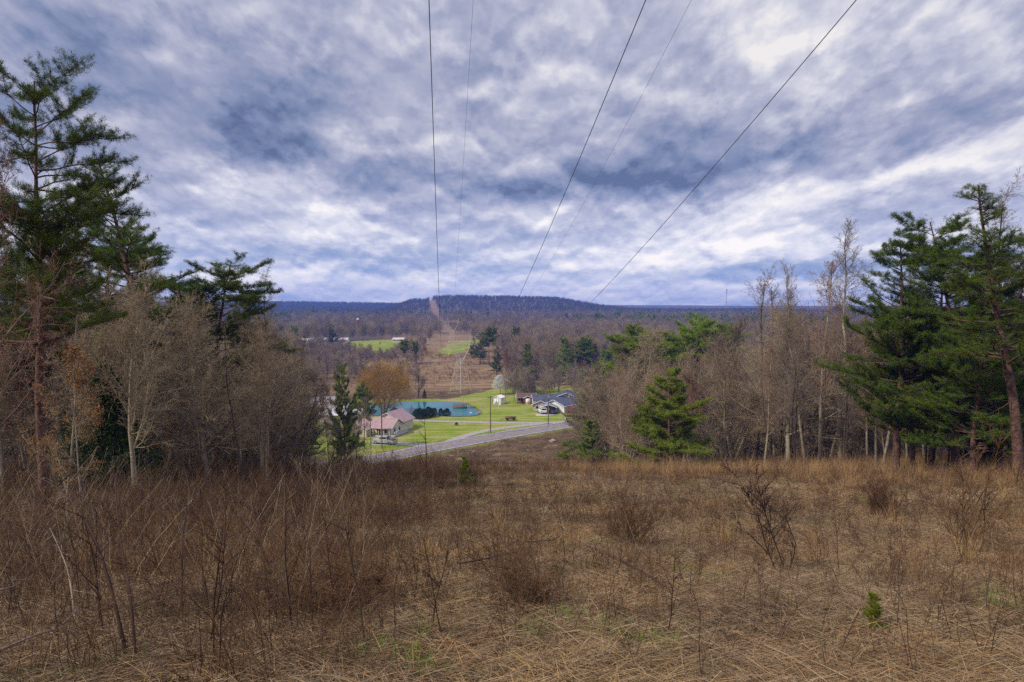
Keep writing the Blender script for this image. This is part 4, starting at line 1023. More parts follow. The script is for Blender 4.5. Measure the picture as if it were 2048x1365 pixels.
# ---- named evergreens, left
tree_px('pine_tree', 'pine_near', 72, 19.5, 165, 2.5, 'tall pine at the left edge with thick reddish trunk and broad flat limbs', cat='pine tree', wide=.88)
tree_px('pine_tree', 'pine_near_b', 284, 29, 288, 1.1, 'second tall pine from the left, conical top above the pale bare trees', cat='pine tree', wide=1.12)
tree_px('pine_tree', 'pine_mid', 190, 36, 430, 4.2, 'dark pine crowded between the two tallest left pines', cat='pine tree', wide=1.1)
tree_px('pine_tree', 'pine_mid', 420, 42, 520, 2.2, 'flat topped pine at the right end of the left woods, bare lower trunk', cat='pine tree', wide=1.25)
tree_px('pine_tree', 'pine_mid_b', -60, 27, 300, 5.2, 'pine cut by the left border of the view behind the nearest pine', cat='pine tree')
tree_px('cedar_tree', 'cedar', 205, 25, 735, 0, 'dark bushy cedar under the left pines beside the orange leaved tree', cat='cedar tree', wide=1.35)
tree_px('cedar_tree', 'cedar', 250, 31, 770, 1, 'smaller dark cedar right of the bushy one in the left woods', cat='cedar tree', wide=1.1)
tree_px('pine_tree', 'pine_bushy', 686, 112, 728, 2.0, 'green pine rising in front of the orange brown willow', cat='pine tree', wide=.5)
tree_px('pine_tree', 'pine_mid_b', 607, 96, 740, .6, 'narrow dark pine left of the pine by the willow, behind pale branches', cat='pine tree', wide=.65)
tree_px('pine_tree', 'pine_young', 500, 88, 752, 1.6, 'small sparse pine in the middle of the left bare woods', cat='pine tree', wide=.7)
tree_px('pine_tree', 'pine_flat', 726, 150, 772, 1.6, 'pine with high flat crown beside the trunk of the willow', cat='pine tree', wide=.65)
# ---- named evergreens, right
tree_px('pine_tree', 'pine_mid_b', 1800, 42, 478, .3, 'pine with long bare lower limbs reaching left, leftmost of the tall right pines', cat='pine tree', wide=1.15)
tree_px('pine_tree', 'pine_open', 1835, 44, 600, 3.6, 'leaning pine whose lowest green limbs reach left over the bare woods', cat='pine tree', wide=1.15)
tree_px('pine_tree', 'pine_mid', 1925, 40, 425, 4.9, 'tall pine with pointed top, second of the right hand pines', cat='pine tree', wide=1.1)
tree_px('pine_tree', 'pine_near_b', 2050, 32, 360, 1.8, 'tallest right pine, cut by the right border', cat='pine tree', wide=1.25)
tree_px('pine_tree', 'pine_mid_b', 1985, 50, 520, 5.5, 'dense dark pine filling the gap between the right pines', cat='pine tree', wide=1.25)
tree_px('pine_tree', 'pine_mid_b', 1900, 58, 590, 2.5, 'dark lower pine behind the right hand pines', cat='pine tree', wide=1.2)
tree_px('cedar_tree', 'cedar', 2010, 44, 760, 2.5, 'broad dark cedar at the foot of the right border pine', cat='cedar tree', wide=1.5)
tree_px('pine_tree', 'pine_bushy', 1338, 64, 738, .8, 'bright green bushy young pine standing alone before the right bare woods', cat='pine tree', wide=1.4)
tree_px('pine_tree', 'pine_young', 1228, 84, 890, 2.8, 'tiny green pine at the foot of the bare trees beside the road', cat='pine tree', wide=1.2)
tree_px('pine_tree', 'pine_flat', 1295, 128, 664, .8, 'yellow green pine at the left end of the clump above the right woods', cat='pine tree', wide=1.3)
tree_px('pine_tree', 'pine_flat', 1345, 135, 668, 2.8, 'second pine of the green clump above the right woods', cat='pine tree', wide=1.3)
tree_px('pine_tree', 'pine_flat', 1400, 132, 646, 4.4, 'highest pine of the green clump above the right woods', cat='pine tree', wide=1.3)
tree_px('pine_tree', 'pine_flat', 1445, 138, 660, 5.4, 'pine at the right end of the green clump above the right woods', cat='pine tree', wide=1.25)
tree_px('pine_tree', 'pine_mid_b', 1187, 108, 728, 3.0, 'yellow green pine at the left margin of the right woods, upper one', cat='pine tree', wide=1.05)
tree_px('pine_tree', 'pine_young', 1168, 118, 788, 5.0, 'lower pine whose boughs hang over the blue roofed house', cat='pine tree', wide=1.15)
tree_px('pine_tree', 'pine_young', 1190, 92, 835, 1.9, 'sprawling low pine beside the road, right of the mailbox', cat='pine tree', wide=1.3)

tree_px('pine_tree', 'pine_mid_b', 1872, 47, 500, 1.3, 'pine whose top shows between the first two tall right pines', cat='pine tree', wide=1.1)
tree_px('pine_tree', 'pine_mid_b', 2035, 40, 470, 2.9, 'dense pine behind the tallest right border pine', cat='pine tree', wide=1.25)
tree_px('pine_tree', 'pine_mid_b', 1955, 36, 610, .9, 'low dense pine in front of the right hand group', cat='pine tree', wide=1.3)
# ---- named broadleaved trees
x_, y_ = G(769, 829); put_tree('willow_tree', 'willow', x_, y_, 15.2, .7, 'large rounded willow with orange brown twigs beside the pond', cat='willow tree', wide=1.05)
x_, y_ = G(728, 826); put_tree('bare_tree', 'oak_a', x_, y_, 11, 2, 'forked grey tree at the left foot of the willow')
x_, y_ = G(837, 796); put_tree('oak_tree', 'round_oak', x_, y_, 11.0, 1, 'lone dark trunked bare oak on the far bank of the pond', cat='oak tree', wide=.8)
x_, y_ = G(849, 797); put_tree('cedar_tree', 'cedar', x_, y_, 2.9, 1, 'small round cedar beside the lone oak across the pond', cat='cedar tree')
x_, y_ = G(823, 836); put_tree('bare_tree', 'multi', x_, y_, 4.0, 1, 'small bare spreading tree left of the evergreen bushes', wide=1.1)
x_, y_ = G(1003, 786); put_tree('blossoming_tree', 'pear', x_ - .3, y_ - 4, 6.6, 1, 'white blossoming pear tree at the edge of the far woods', cat='pear tree', wide=.95)
for i, (px, py, top, w) in enumerate([(832, 838, 820, 1), (839, 838.5, 818, 1.05), (848, 837, 819, 1), (857, 836, 815, 1.1), (863, 834, 817, .9), (869, 833, 817, .85), (882, 831, 816, .95), (894, 829.5, 814, 1.1)]):
    x, y = G(px, py); put_tree('evergreen_bush', 'bush', x, y, (py - top) * y / FPX * 1.04, i * 1.3, 'dark clipped evergreen bush in the row on the near shore' if i < 6 else 'dark evergreen bush of the pair nearest the dock', cat='bush', group='evergreen bushes by the pond' if i < 6 else 'pair of evergreen bushes', wide=w)
x_, y_ = G(913, 851); put_tree('evergreen_bush', 'bush', x_, y_, .8, 1, 'tiny dark shrub just below the gravel drive', cat='bush', wide=1.3)
tree_px('bare_tree', 'gum', 1690, 66, 452, .5, 'tallest bare tree of the right woods, slender against the sky', wide=1.15)
tree_px('bare_tree', 'gum', 1618, 64, 540, 1.5, 'bare tree with reddish crown left of the tallest one')
tree_px('bare_tree', 'slim_b', 1650, 60, 522, 2.5, 'reddish bare tree against the sky touching the tallest one', wide=1.1)
tree_px('bare_tree', 'slim_c', 1520, 84, 560, 3.5, 'thin bare tree against the sky left of the reddish crowns', wide=1.0)
tree_px('bare_tree', 'slim_c', 1548, 90, 572, .5, 'faint bare tree just right of the thin one against the sky')
tree_px('bare_tree', 'gum', 1775, 58, 520, 4.5, 'bare tree showing above and behind the leftmost right pine')
tree_px('bare_tree', 'slim_c', 1990, 44, 400, 2.5, 'bare crown among the right hand pine tops')
tree_px('bare_tree', 'slim_c', 530, 62, 556, 3, 'bare tree rising into the sky right of the flat topped pine', wide=.9)
tree_px('bare_tree', 'oak_a', 478, 52, 640, 5, 'pale bare tree right below the flat topped pine', wide=.9)
tree_px('bare_tree', 'oak_b', 262, 24, 560, 4.6, 'pale leaning bare tree with crooked trunk in front of the second pine', lean=-.10, wide=1.05)
tree_px('bare_tree', 'multi', 340, 34, 560, 2.6, 'pale many stemmed bare tree between the second and third left pines', wide=1.2)
tree_px('birch_tree', 'birch', 150, 17.5, 620, 1, 'thin white stemmed tree beside the dark cedar', cat='birch tree', wide=.7)
tree_px('oak_tree', 'oak_leafy', 120, 15.5, 690, 2, 'small tree still holding orange leaves behind the left pine trunk', cat='oak tree', wide=.9)
tree_px('oak_tree', 'oak_leafy', 325, 27, 850, 4, 'young tree with rusty dry leaves right of the dark cedars', cat='oak tree', wide=1.1)
tree_px('maple_tree', 'maple', -48, 13, 105, .5, 'red budding maple at the left border in front of the nearest pine', cat='maple tree', wide=.6)
tree_px('maple_tree', 'maple', 105, 27, 470, 3.5, 'red budding maple between the left pines', cat='maple tree', wide=1.0)
tree_px('maple_tree', 'maple', 1370, 78, 760, 1.5, 'reddish budding tree behind the lone young pine', cat='maple tree', wide=.9)

tree_px('bare_tree', 'oak_b', 708, 118, 800, 3.4, 'bare tree in front of the left end of the mauve roofed house', wide=.9)
tree_px('bare_tree', 'slim_a', 655, 105, 770, 1.4, 'thin bare tree left of the green pine before the valley houses', wide=.9)
tree_px('bare_tree', 'multi', 1205, 100, 800, 1.4, 'pale spreading bare tree leaning over the road at the right')
tree_px('bare_tree', 'vase_a', 1235, 92, 745, 2.4, 'pale many branched tree at the left tip of the right woods')
# ---- the bare woods on both sides: every tree its own object
REST = []
LWOOD = ((60, 'left of the nearest pine trunk'), (170, 'beside the white stemmed birch'), (300, 'under the second tall pine'), (400, 'left of the flat topped pine'), (520, 'under the flat topped pine'), (9999, 'at the right end of the left woods'))
RWOOD = ((1260, 'at the left end of the right woods'), (1420, 'behind the lone green pine'), (1520, 'right of the lone green pine'), (1640, 'left of the tallest bare tree'), (1760, 'around the tallest bare tree'), (1900, 'behind the leaning pines'), (9999, 'at the right border'))
def woods(n, pxr, Dr, prof, keys, label, group, kind='bare_tree', hmax=20, hmin=4, jit=70, clear=None, wide=(.95, 1.35), cat='tree', keep=None, land=None, dmid=0):
    todo = []; placed = []; tries = 0
    while len(placed) < n and tries < n * 40:
        tries += 1
        px = RNG.uniform(*pxr); D = math.sqrt(RNG.uniform(Dr[0] ** 2, Dr[1] ** 2))
        x, y, g = at(px, D)
        if clear is not None and clear(px, D, x, y): continue
        if any((x - a) ** 2 + (y - b) ** 2 < 1.7 ** 2 for a, b in placed): continue
        top = np.interp(px, prof[0], prof[1]) + abs(RNG.normal()) * jit
        h = Zr(D, top) - g
        if h > hmax: h = hmax * RNG.uniform(.8, 1)
        if h < hmin: continue
        placed.append((x, y)); key = keys[RNG.randint(len(keys))]
        todo.append((D, kind, key, x, y, h, RNG.uniform(0, 6.28), label, cat, group, RNG.uniform(*wide), RNG.normal() * .03))
    todo.sort(key=lambda t: t[0] / t[5])
    for k, (D, kind, key, x, y, h, rz, label, cat, group, wd, ln) in enumerate(todo):
        if keep is not None and k >= keep: REST.append((key, x, y, h, rz, wd, ln))
        else:
            lab = label
            if 'pine' not in kind and land is not None:
                px = 1024 + x / D * FPX; hue = 'dark barked' if key in ('slim_c', 'pole_tree', 'vase_c', 'round_oak') else ('reddish twigged' if key in ('slim_b', 'vase_b', 'maple') else ('many stemmed' if key == 'multi' else 'pale barked'))
                lab = hue + ' ' + ('tall ' if h > 9 else 'low ') + 'bare tree, ' + ('front row, ' if D < dmid else 'rear rows, ') + next(t for lim, t in land if px < lim)
            put_tree(kind, key, x, y, h, rz, lab, cat, group if lab == label else 'woods: ' + lab, wide=wd, lean=ln)
    return placed
road_clear = lambda px, D, x, y: seg_dist(x, y, ROADC) < 6 or inpoly(x, y, LAWN)
LP = ([-100, 80, 200, 330, 420, 480, 560, 620, 660, 700, 740, 780], [470, 470, 520, 550, 600, 625, 660, 690, 720, 790, 880, 920])
woods(64, (-90, 600), (20, 62), LP, ['oak_a', 'oak_b', 'multi', 'slim_a', 'pole_tree', 'slim_c', 'pole_tree', 'vase_c'], 'pale bare tree in the crowded woods on the left slope', 'bare trees of the left woods', hmax=13, jit=70, clear=lambda px, D, x, y: px > 640 - 1.0 * D + 0 and px > 520, keep=50, land=LWOOD, dmid=40)
woods(86, (-60, 700), (62, 150), LP, ['vase_a', 'oak_b', 'slim_a', 'vase_a', 'vase_c', 'multi'], 'bare tree deep in the left woods above the valley houses', 'bare trees deep in the left woods', hmax=18, jit=45, clear=lambda px, D, x, y: road_clear(px, D, x, y) or (px > 640 and D < 115) or (px > 575 and RNG.rand() < .7), keep=36, land=LWOOD, dmid=100)
RP = ([1140, 1165, 1200, 1240, 1290, 1350, 1420, 1500, 1560, 1640, 1720, 1800, 2150], [840, 790, 735, 690, 668, 690, 668, 632, 598, 590, 600, 640, 640])
def rclear(px, D, x, y):
    lim = 1160 + max(0, (95 - D)) * 2.4
    if 1265 < px < 1420 and D < 78: return True
    if px < lim: return True
    return seg_dist(x, y, ROADC) < 8
woods(210, (1165, 2120), (66, 165), RP, ['vase_a', 'vase_a', 'oak_a', 'slim_a', 'vase_b', 'multi', 'vase_c', 'vase_a'], 'slender bare tree in the dense woods on the right slope', 'bare trees of the right woods', hmax=19, jit=55, clear=rclear, keep=84, land=RWOOD, dmid=95)
woods(36, (1480, 2120), (48, 68), ([1480, 2120], [690, 640]), ['pole_tree', 'slim_c', 'slim_b', 'pole_tree'], 'thin dark stemmed bare tree under the right hand pines', 'thin dark trees under the right pines', hmax=13, jit=60, keep=18, land=RWOOD, dmid=58)
woods(10, (1240, 1700), (100, 150), ([1240, 1700], [720, 700]), ['pine_young', 'pine_mid_b'], 'green pine half hidden inside the right bare woods', 'pines inside the right woods', kind='pine_tree', jit=70, hmax=14, cat='pine tree', clear=rclear)
woods(17, (20, 580), (50, 95), ([60, 560], [690, 760]), ['pine_young', 'pine_mid_b'], 'small green pine half hidden inside the left woods', 'pines inside the left woods', kind='pine_tree', jit=40, hmax=10, hmin=3, cat='pine tree')
# trees behind the valley houses
VP = ([560, 640, 700, 760, 850, 880, 940, 960, 985, 1010, 1060, 1100, 1160, 1300], [700, 700, 705, 720, 715, 745, 745, 720, 690, 680, 672, 672, 675, 680])
def vclear(px, D, x, y): return (abs(x - float(corridor_x(y))) < 19) or bool(inpoly(x, y, LAWN)) or (835 < px < 975)
woods(26, (1018, 1175), (232, 262), ([975, 1175], [735, 722]), ['slim_a', 'round_grey', 'round_purple', 'slim_c', 'round_grey'], 'bare tree behind the blue roofed house', 'bare trees behind the blue roofed house', hmax=11, hmin=5, jit=22, keep=14, land=((1060, 'behind the barn'), (1110, 'right of the barn'), (9999, 'behind the blue roofed house')), dmid=247)
for px, py in ((1011, 803), (1028, 802), (1036, 802), (1100, 790), (1116, 790)):
    x, y = G(px, py); put_tree('bare_tree', 'oak_b', x, y, 10.5, px * 1.0, 'dark trunked bare tree standing on the lawn behind the shed and houses', group='lawn trees behind the houses', wide=.8)
x_, y_ = G(1040, 803); put_tree('oak_tree', 'oak_leafy', x_, y_ + 2, 5.5, 1, 'small tree with orange dry leaves left of the brown roofed house', cat='oak tree')
woods(62, (960, 1300), (262, 345), VP, ['round_grey', 'slim_c', 'round_purple', 'slim_b', 'maple', 'round_grey'], 'bare tree in the valley woods beyond the houses', 'bare trees of the valley woods', hmax=17, hmin=6, jit=24, clear=vclear, keep=28, land=((1020, 'near the blossoming tree'), (1100, 'in the valley woods above the barn'), (1180, 'by the valley pines'), (9999, 'beyond the right woods')), dmid=300)
woods(58, (560, 872), (262, 350), VP, ['round_grey', 'slim_c', 'round_purple', 'round_oak', 'multi'], 'bare tree in the valley woods left of the power line field', 'bare trees left of the field', hmax=15, hmin=5, jit=22, clear=lambda px, D, x, y: (835 < px) or abs(x - float(corridor_x(y))) < 15, keep=28, land=((650, 'below the white farm building'), (740, 'below the far green field'), (9999, 'left of the power line field')), dmid=300)
for (px, D, top, key, w, lb) in [(1141, 262, 672, 'pine_young', 1.1, 'dark pointed conifer left of the green pines behind the blue roofed house'), (1165, 268, 676, 'pine_flat', 1.0, 'rounded green pine right of the pointed conifer'), (1185, 275, 688, 'pine_flat', 1.0, 'low green pine at the right end of the valley pines'),
                                 (1058, 262, 684, 'pine_young', .8, 'single green conifer above the barn'), (993, 280, 694, 'pine_mid_b', 1.0, 'green pine at the corner of the valley woods above the blossoming tree'), (960, 330, 668, 'pine_mid_b', 1.3, 'tall yellow green pine beside the power line corridor'),
                                 (978, 340, 655, 'pine_flat', 1.0, 'dark round topped pine right of the corridor'), (948, 352, 676, 'pine_mid_b', 1.0, 'pine nearest the corridor edge'), (1034, 380, 655, 'pine_flat', .8, 'solitary dark round pine in the middle of the valley woods'),
                                 (806, 330, 680, 'pine_flat', 1.0, 'round green pine left of the power line field'), (832, 336, 684, 'pine_flat', .9, 'green pine just right of the round one left of the field'), (664, 430, 648, 'pine_mid_b', 1.2, 'dark conifer standing above the long white farm building'),
                                 (1212, 250, 700, 'pine_flat', .9, 'green pine between the right woods and the valley pines'), (760, 455, 690, 'pine_mid_b', .6, 'small pine at the near edge of the far green field')]:
    x, y, g = at(px, D); put_tree('pine_tree', key, x, y, max(Zr(D, top) - g, 3), px * .37, lb, 'pine tree', wide=w)
#PART4
# ============================================================ masses nobody could count (instanced stuff)
def proto_obj(mesh):
    return bpy.data.objects.new('source_' + mesh.name, mesh)
def scatter(name, meshes, pos, rot, scl, label, cat):
    pos = np.asarray(pos, np.float32); n = len(pos); me = bpy.data.meshes.new(name); me.vertices.add(n); me.vertices.foreach_set('co', pos.ravel())
    a = me.attributes.new('rot', 'FLOAT_VECTOR', 'POINT'); a.data.foreach_set('vector', np.asarray(rot, np.float32).ravel())
    scl = np.asarray(scl, np.float32)
    if scl.ndim == 1: scl = np.repeat(scl[:, None], 3, 1)
    a = me.attributes.new('scl', 'FLOAT_VECTOR', 'POINT'); a.data.foreach_set('vector', scl.ravel())
    a = me.attributes.new('idx', 'INT', 'POINT'); a.data.foreach_set('value', RNG.randint(0, len(meshes), n).astype(np.int32))
    me.update(); o = link(name, me)
    ng = bpy.data.node_groups.new(name, 'GeometryNodeTree')
    ng.interface.new_socket('Geometry', in_out='INPUT', socket_type='NodeSocketGeometry'); ng.interface.new_socket('Geometry', in_out='OUTPUT', socket_type='NodeSocketGeometry')
    gi = ng.nodes.new('NodeGroupInput'); go = ng.nodes.new('NodeGroupOutput'); jn = ng.nodes.new('GeometryNodeJoinGeometry')
    def attr(nm, t):
        k = ng.nodes.new('GeometryNodeInputNamedAttribute'); k.data_type = t; k.inputs[0].default_value = nm; return k.outputs[0]
    ar, as_, ai = attr('rot', 'FLOAT_VECTOR'), attr('scl', 'FLOAT_VECTOR'), attr('idx', 'INT')
    e2r = ng.nodes.new('FunctionNodeEulerToRotation'); ng.links.new(ar, e2r.inputs[0])
    for k, m in enumerate(meshes):
        oi = ng.nodes.new('GeometryNodeObjectInfo'); oi.inputs[0].default_value = proto_obj(m); oi.inputs['As Instance'].default_value = True
        cmp_ = ng.nodes.new('FunctionNodeCompare'); cmp_.data_type = 'INT'; cmp_.operation = 'EQUAL'
        ng.links.new(ai, cmp_.inputs[2]); cmp_.inputs[3].default_value = k
        ip = ng.nodes.new('GeometryNodeInstanceOnPoints'); ng.links.new(gi.outputs[0], ip.inputs['Points']); ng.links.new(cmp_.outputs[0], ip.inputs['Selection'])
        ng.links.new(oi.outputs['Geometry'], ip.inputs['Instance']); ng.links.new(e2r.outputs[0], ip.inputs['Rotation']); ng.links.new(as_, ip.inputs['Scale'])
        ng.links.new(ip.outputs[0], jn.inputs[0])
    ng.links.new(jn.outputs[0], go.inputs[0])
    md = o.modifiers.new('scatter', 'NODES'); md.node_group = ng
    return tag(o, label, cat, kind='stuff')
def wedge(n, D0, D1, px0=-200, px1=2250, bias=1.0):
    px = RNG.uniform(px0, px1, n); D = (RNG.rand(n) ** bias * (D1 ** 2 - D0 ** 2) + D0 ** 2) ** .5
    x = (px - 1024) / FPX * D; return x, D, px
def zrot(n, tilt=.0): return np.c_[RNG.normal(size=n) * tilt, RNG.normal(size=n) * tilt, RNG.uniform(0, 6.283, n)]

# the rest of the woods' bare trees, beyond the 300 that show largest
def joined(key):
    tm, cm, h0 = PROTO[key]; import bmesh
    bm = bmesh.new(); bm.from_mesh(tm); n0 = len(bm.faces); bm.from_mesh(cm); bm.faces.ensure_lookup_table()
    for f in bm.faces[n0:]: f.material_index = 1
    me = bpy.data.meshes.new(key + '_whole'); bm.to_mesh(me); bm.free(); me.materials.append(tm.materials[0]); me.materials.append(cm.materials[0]); return me
rk = sorted(set(r[0] for r in REST)); rm = [joined(k) for k in rk]
RNG2 = RNG
class _Fix:
    def __init__(s, v): s.v = v
    def randint(s, a, b, n): return s.v
_hold = RNG; RNG = _Fix(np.array([rk.index(r[0]) for r in REST]))
scatter('bare_woods', rm, [(r[1], r[2], Hs(r[1], r[2])) for r in REST], [(r[6], 0, r[4]) for r in REST],
        np.array([[r[3] / PROTO[r[0]][2] * r[5], r[3] / PROTO[r[0]][2] * r[5], r[3] / PROTO[r[0]][2]] for r in REST]), 'leafless trees filling the depth of the woods on both slopes', 'woods')
RNG = _hold
# far woods
def far_tree(seed, h=11, n=150, m=None, spread=.34, thick=.05):
    r = np.random.RandomState(seed); b = MB(); b.tubes([[0, 0, -1]], [[0, 0, h * .8]], [.16], [.06], 4)
    f = r.uniform(.25, .9, n); az = r.uniform(0, 6.283, n); el = r.uniform(.5, 1.3, n); L = h * r.uniform(.1, spread, n)
    rad = h * .12 * r.rand(n); p = np.stack([np.cos(az) * rad, np.sin(az) * rad, h * f], 1)
    d = np.stack([np.cos(az) * np.cos(el), np.sin(az) * np.cos(el), np.sin(el)], 1); q = p + d * L[:, None]
    b.tubes(p, q, thick, thick * .4, 3, 1)
    p2 = p + (q - p) * r.uniform(.3, 1, (n, 1)); d2 = d + r.normal(size=(n, 3)) * .5; b.tubes(p2, p2 + d2 * L[:, None] * .5, thick * .7, thick * .3, 3, 1)
    return b.mesh('far_tree', [M_bark_grey, m or M_twig])
def far_conifer(seed, m, h=12, w=5):
    r = np.random.RandomState(seed); b = MB(); n = 130; f = r.uniform(.3, 1, n); az = r.uniform(0, 6.283, n)
    rad = w * .5 * (1.15 - f) ** .6 * r.uniform(.4, 1, n); C = np.stack([np.cos(az) * rad, np.sin(az) * rad, h * f], 1)
    needle_tufts(r, C, np.stack([np.cos(az) * .7, np.sin(az) * .7, np.full(n, .9)], 1), 1.3, 3, .45, b); b.tubes([[0, 0, -1]], [[0, 0, h * .7]], [.16], [.06], 4)
    return b.mesh('far_conifer', m)
FT = [far_tree(1), far_tree(2, m=M_twig_purple), far_tree(3, m=M_twig_red), far_tree(4, 12, m=M_twig_purple, spread=.28), far_tree(5, 10, m=M_twig)]
M_ridge = mat('ridge_twigs', (.125, .10, .095), (.07, .062, .062), .8, rnd=.6)
FR = [far_tree(8, m=M_ridge), far_tree(9, 12, m=M_ridge, spread=.28)]
FC = [far_conifer(6, M_needle, 15), far_conifer(7, M_needle_y, 14, 7)]
def open_land(x, y):
    D = np.hypot(x, y)
    c = np.abs(x - corridor_x(y)) < np.where(D < 620, 17, 6.5) + 3 * snoise(x, y, .05, 9)
    return c | inpoly(x, y, FIELD_A) | inpoly(x, y, FIELD_B)
def far_scatter(name, n, D0, D1, meshes, label, s=(.8, 1.25), cond=None, px0=-300, px1=2350, bias=1.0):
    x, y, px = wedge(n, D0, D1, px0, px1, bias); k = ~open_land(x, y)
    if cond is not None: k &= cond(x, y, px)
    x, y = x[k], y[k]; n = len(x); sc3 = RNG.uniform(s[0], s[1], n)
    scatter(name, meshes, np.c_[x, y, H(x, y) - .2], zrot(n, .04), sc3, label, 'woods')
far_scatter('valley_woods', 5200, 335, 700, [FT[0], FT[4], FT[3], FT[0]], 'grey brown leafless woods across the middle of the valley', cond=lambda x, y, px: ~((px > 590) & (px < 885) & (y < 505)), s=(.8, 1.2), px0=-100, px1=2150)
far_scatter('distant_woods', 9000, 700, 1250, [FT[0], FT[3], FT[1], FT[4]], 'hazy leafless woods running up to the foot of the ridge')
far_scatter('ridge_woods', 15000, 1250, 1850, FR, 'purple brown leafless forest covering the ridge', s=(.7, 1.0))
far_scatter('left_ridge_woods', 7000, 1900, 2750, FR, 'blue hazy forest on the far left ridge', px0=250, px1=1000, s=(.9, 1.3))
far_scatter('distant_pines', 5200, 360, 1350, FC, 'scattered dark pines among the distant leafless woods', cond=lambda x, y, px: ~((px > 590) & (px < 885) & (y < 505)) & (snoise(x, y, .014, 12) + .2 * snoise(x, y, .05, 13) > .20), s=(.8, 1.15))
far_scatter('scrub_woods', 700, 335, 470, FT, 'low scrubby leafless trees before the far green field', cond=lambda x, y, px: (px > 590) & (px < 885), s=(.25, .5), px0=590, px1=885)
far_scatter('corridor_scrub', 2600, 520, 1800, FT[:3], 'low scrub regrown in the power line cut', px0=840, px1=900, s=(.05, .2)) if False else None
# side woods hidden depth: masses beyond the individual trees
def slope_mass(n, px0, px1, D0, D1, label, name):
    x, y, px = wedge(n, D0, D1, px0, px1); k = ~inpoly(x, y, LAWN) & (seg_dist(x, y, ROADC) > 9)
    x, y = x[k], y[k]; scatter(name, FT, np.c_[x, y, H(x, y) - .2], zrot(len(x), .04), RNG.uniform(.7, 1.15, len(x)), label, 'woods')
slope_mass(900, -150, 560, 150, 335, 'deep leafless woods beyond the left slope', 'left_woods_mass')
slope_mass(1500, 1260, 2300, 165, 335, 'deep leafless woods beyond the right slope', 'right_woods_mass')

# ---- undergrowth pieces
def blades(rng, n, R, L, w, flat, mb, lean=.5, curve=.5, z0=0.0, mat=0, droop=0):
    p = np.c_[rng.uniform(-R, R, (n, 2)), np.full(n, z0)]; az = rng.uniform(0, 6.283, n)
    t = np.clip(rng.normal(lean, .3, n), 0, 1.5) if not flat else rng.uniform(1.15, 1.56, n)
    d = np.stack([np.cos(az) * np.sin(t), np.sin(az) * np.sin(t), np.cos(t)], 1); LL = L * rng.uniform(.5, 1.3, (n, 1))
    side = np.cross(d, rng.normal(size=(n, 3))); side /= np.linalg.norm(side, axis=1, keepdims=True); side *= w * .5
    if flat: p[:, 2] += rng.uniform(0, .10, n)
    m = p + d * LL * .5; d2 = d + np.stack([np.cos(az), np.sin(az), -np.ones(n) * (.6 if not flat else .15)], 1) * curve * rng.uniform(0, 1, (n, 1)); d2 /= np.linalg.norm(d2, axis=1, keepdims=True)
    q = m + d2 * LL * .5
    mb.quads(np.stack([p - side, p + side, m + side * .8, m - side * .8], 1), mat); mb.tris(np.stack([m - side * .8, m + side * .8, q], 1), mat)
def straw_patch(seed, R=.6, n=620, m=M_straw, L=.27, w=.0042):
    r = np.random.RandomState(seed); b = MB(); blades(r, n, R, L, w, True, b); blades(r, n // 5, R, L * .7, w, False, b, lean=.9)
    return b.mesh('straw_patch', m)
def green_patch(seed, R=.15, n=120, L=.15, w=.005, m=M_greengrass):
    r = np.random.RandomState(seed); b = MB(); blades(r, n, R, L, w, False, b, lean=.5); return b.mesh('green_tuft', m)
def sedge(seed, h=.9, n=90, m=M_straw_gold, R=.14):
    r = np.random.RandomState(seed); b = MB(); blades(r, n, R, h, .007, False, b, lean=.18, curve=.35); return b.mesh('sedge', m)
def twiggy(seed, h, stems, kids, m, r0=.006, spread=.25, R=.1, lean=.12, wob=.12, twl=.35, sub=2, arch=0.0, up=.5, name='stem', minr=.0016):
    r = np.random.RandomState(seed); P0, P1, A, B_ = [], [], [], []
    def br(p, d, L, rad, n, lvl):
        for i in range(n):
            d = unit(d + r.normal(size=3) * wob + np.array([0, 0, -arch if lvl == 0 else .03])); q = p + d * L / n
            ra = max(rad * (1 - .8 * i / n), minr); rb = max(rad * (1 - .8 * (i + 1) / n), minr)
            P0.append(p); P1.append(q); A.append(ra); B_.append(rb); p = q
            if lvl < sub and (i + 1) / n > .25:
                for _ in range(r.poisson(kids[lvl])):
                    cd = unit(perp_rot(r, d, r.uniform(.5, 1.1)) + np.array([0, 0, up * r.rand()]))
                    br(p - d * L / n * r.rand(), cd, L * twl * r.uniform(.5, 1.2) * (1.2 - .7 * i / n), rad * .5, 3, lvl + 1)
    for _ in range(stems):
        az = r.uniform(0, 6.28); a = abs(r.normal()) * lean; p = np.array([r.uniform(-R, R), r.uniform(-R, R), -.05])
        br(p, np.array([math.cos(az) * math.sin(a), math.sin(az) * math.sin(a), math.cos(a)]), h * r.uniform(.65, 1.1), r0 * r.uniform(.7, 1.2), 8, 0)
    b = MB(); b.tubes(P0, P1, A, B_, 3); return b.mesh(name, m)
def leaf_patch(seed, n=26, R=.6):
    r = np.random.RandomState(seed); b = MB(); C = np.c_[r.uniform(-R, R, (n, 2)), r.uniform(.01, .09, n)]; leaf_tris(r, C, .085, .55, .7, b); return b.mesh('fallen_leaves', M_leaf)
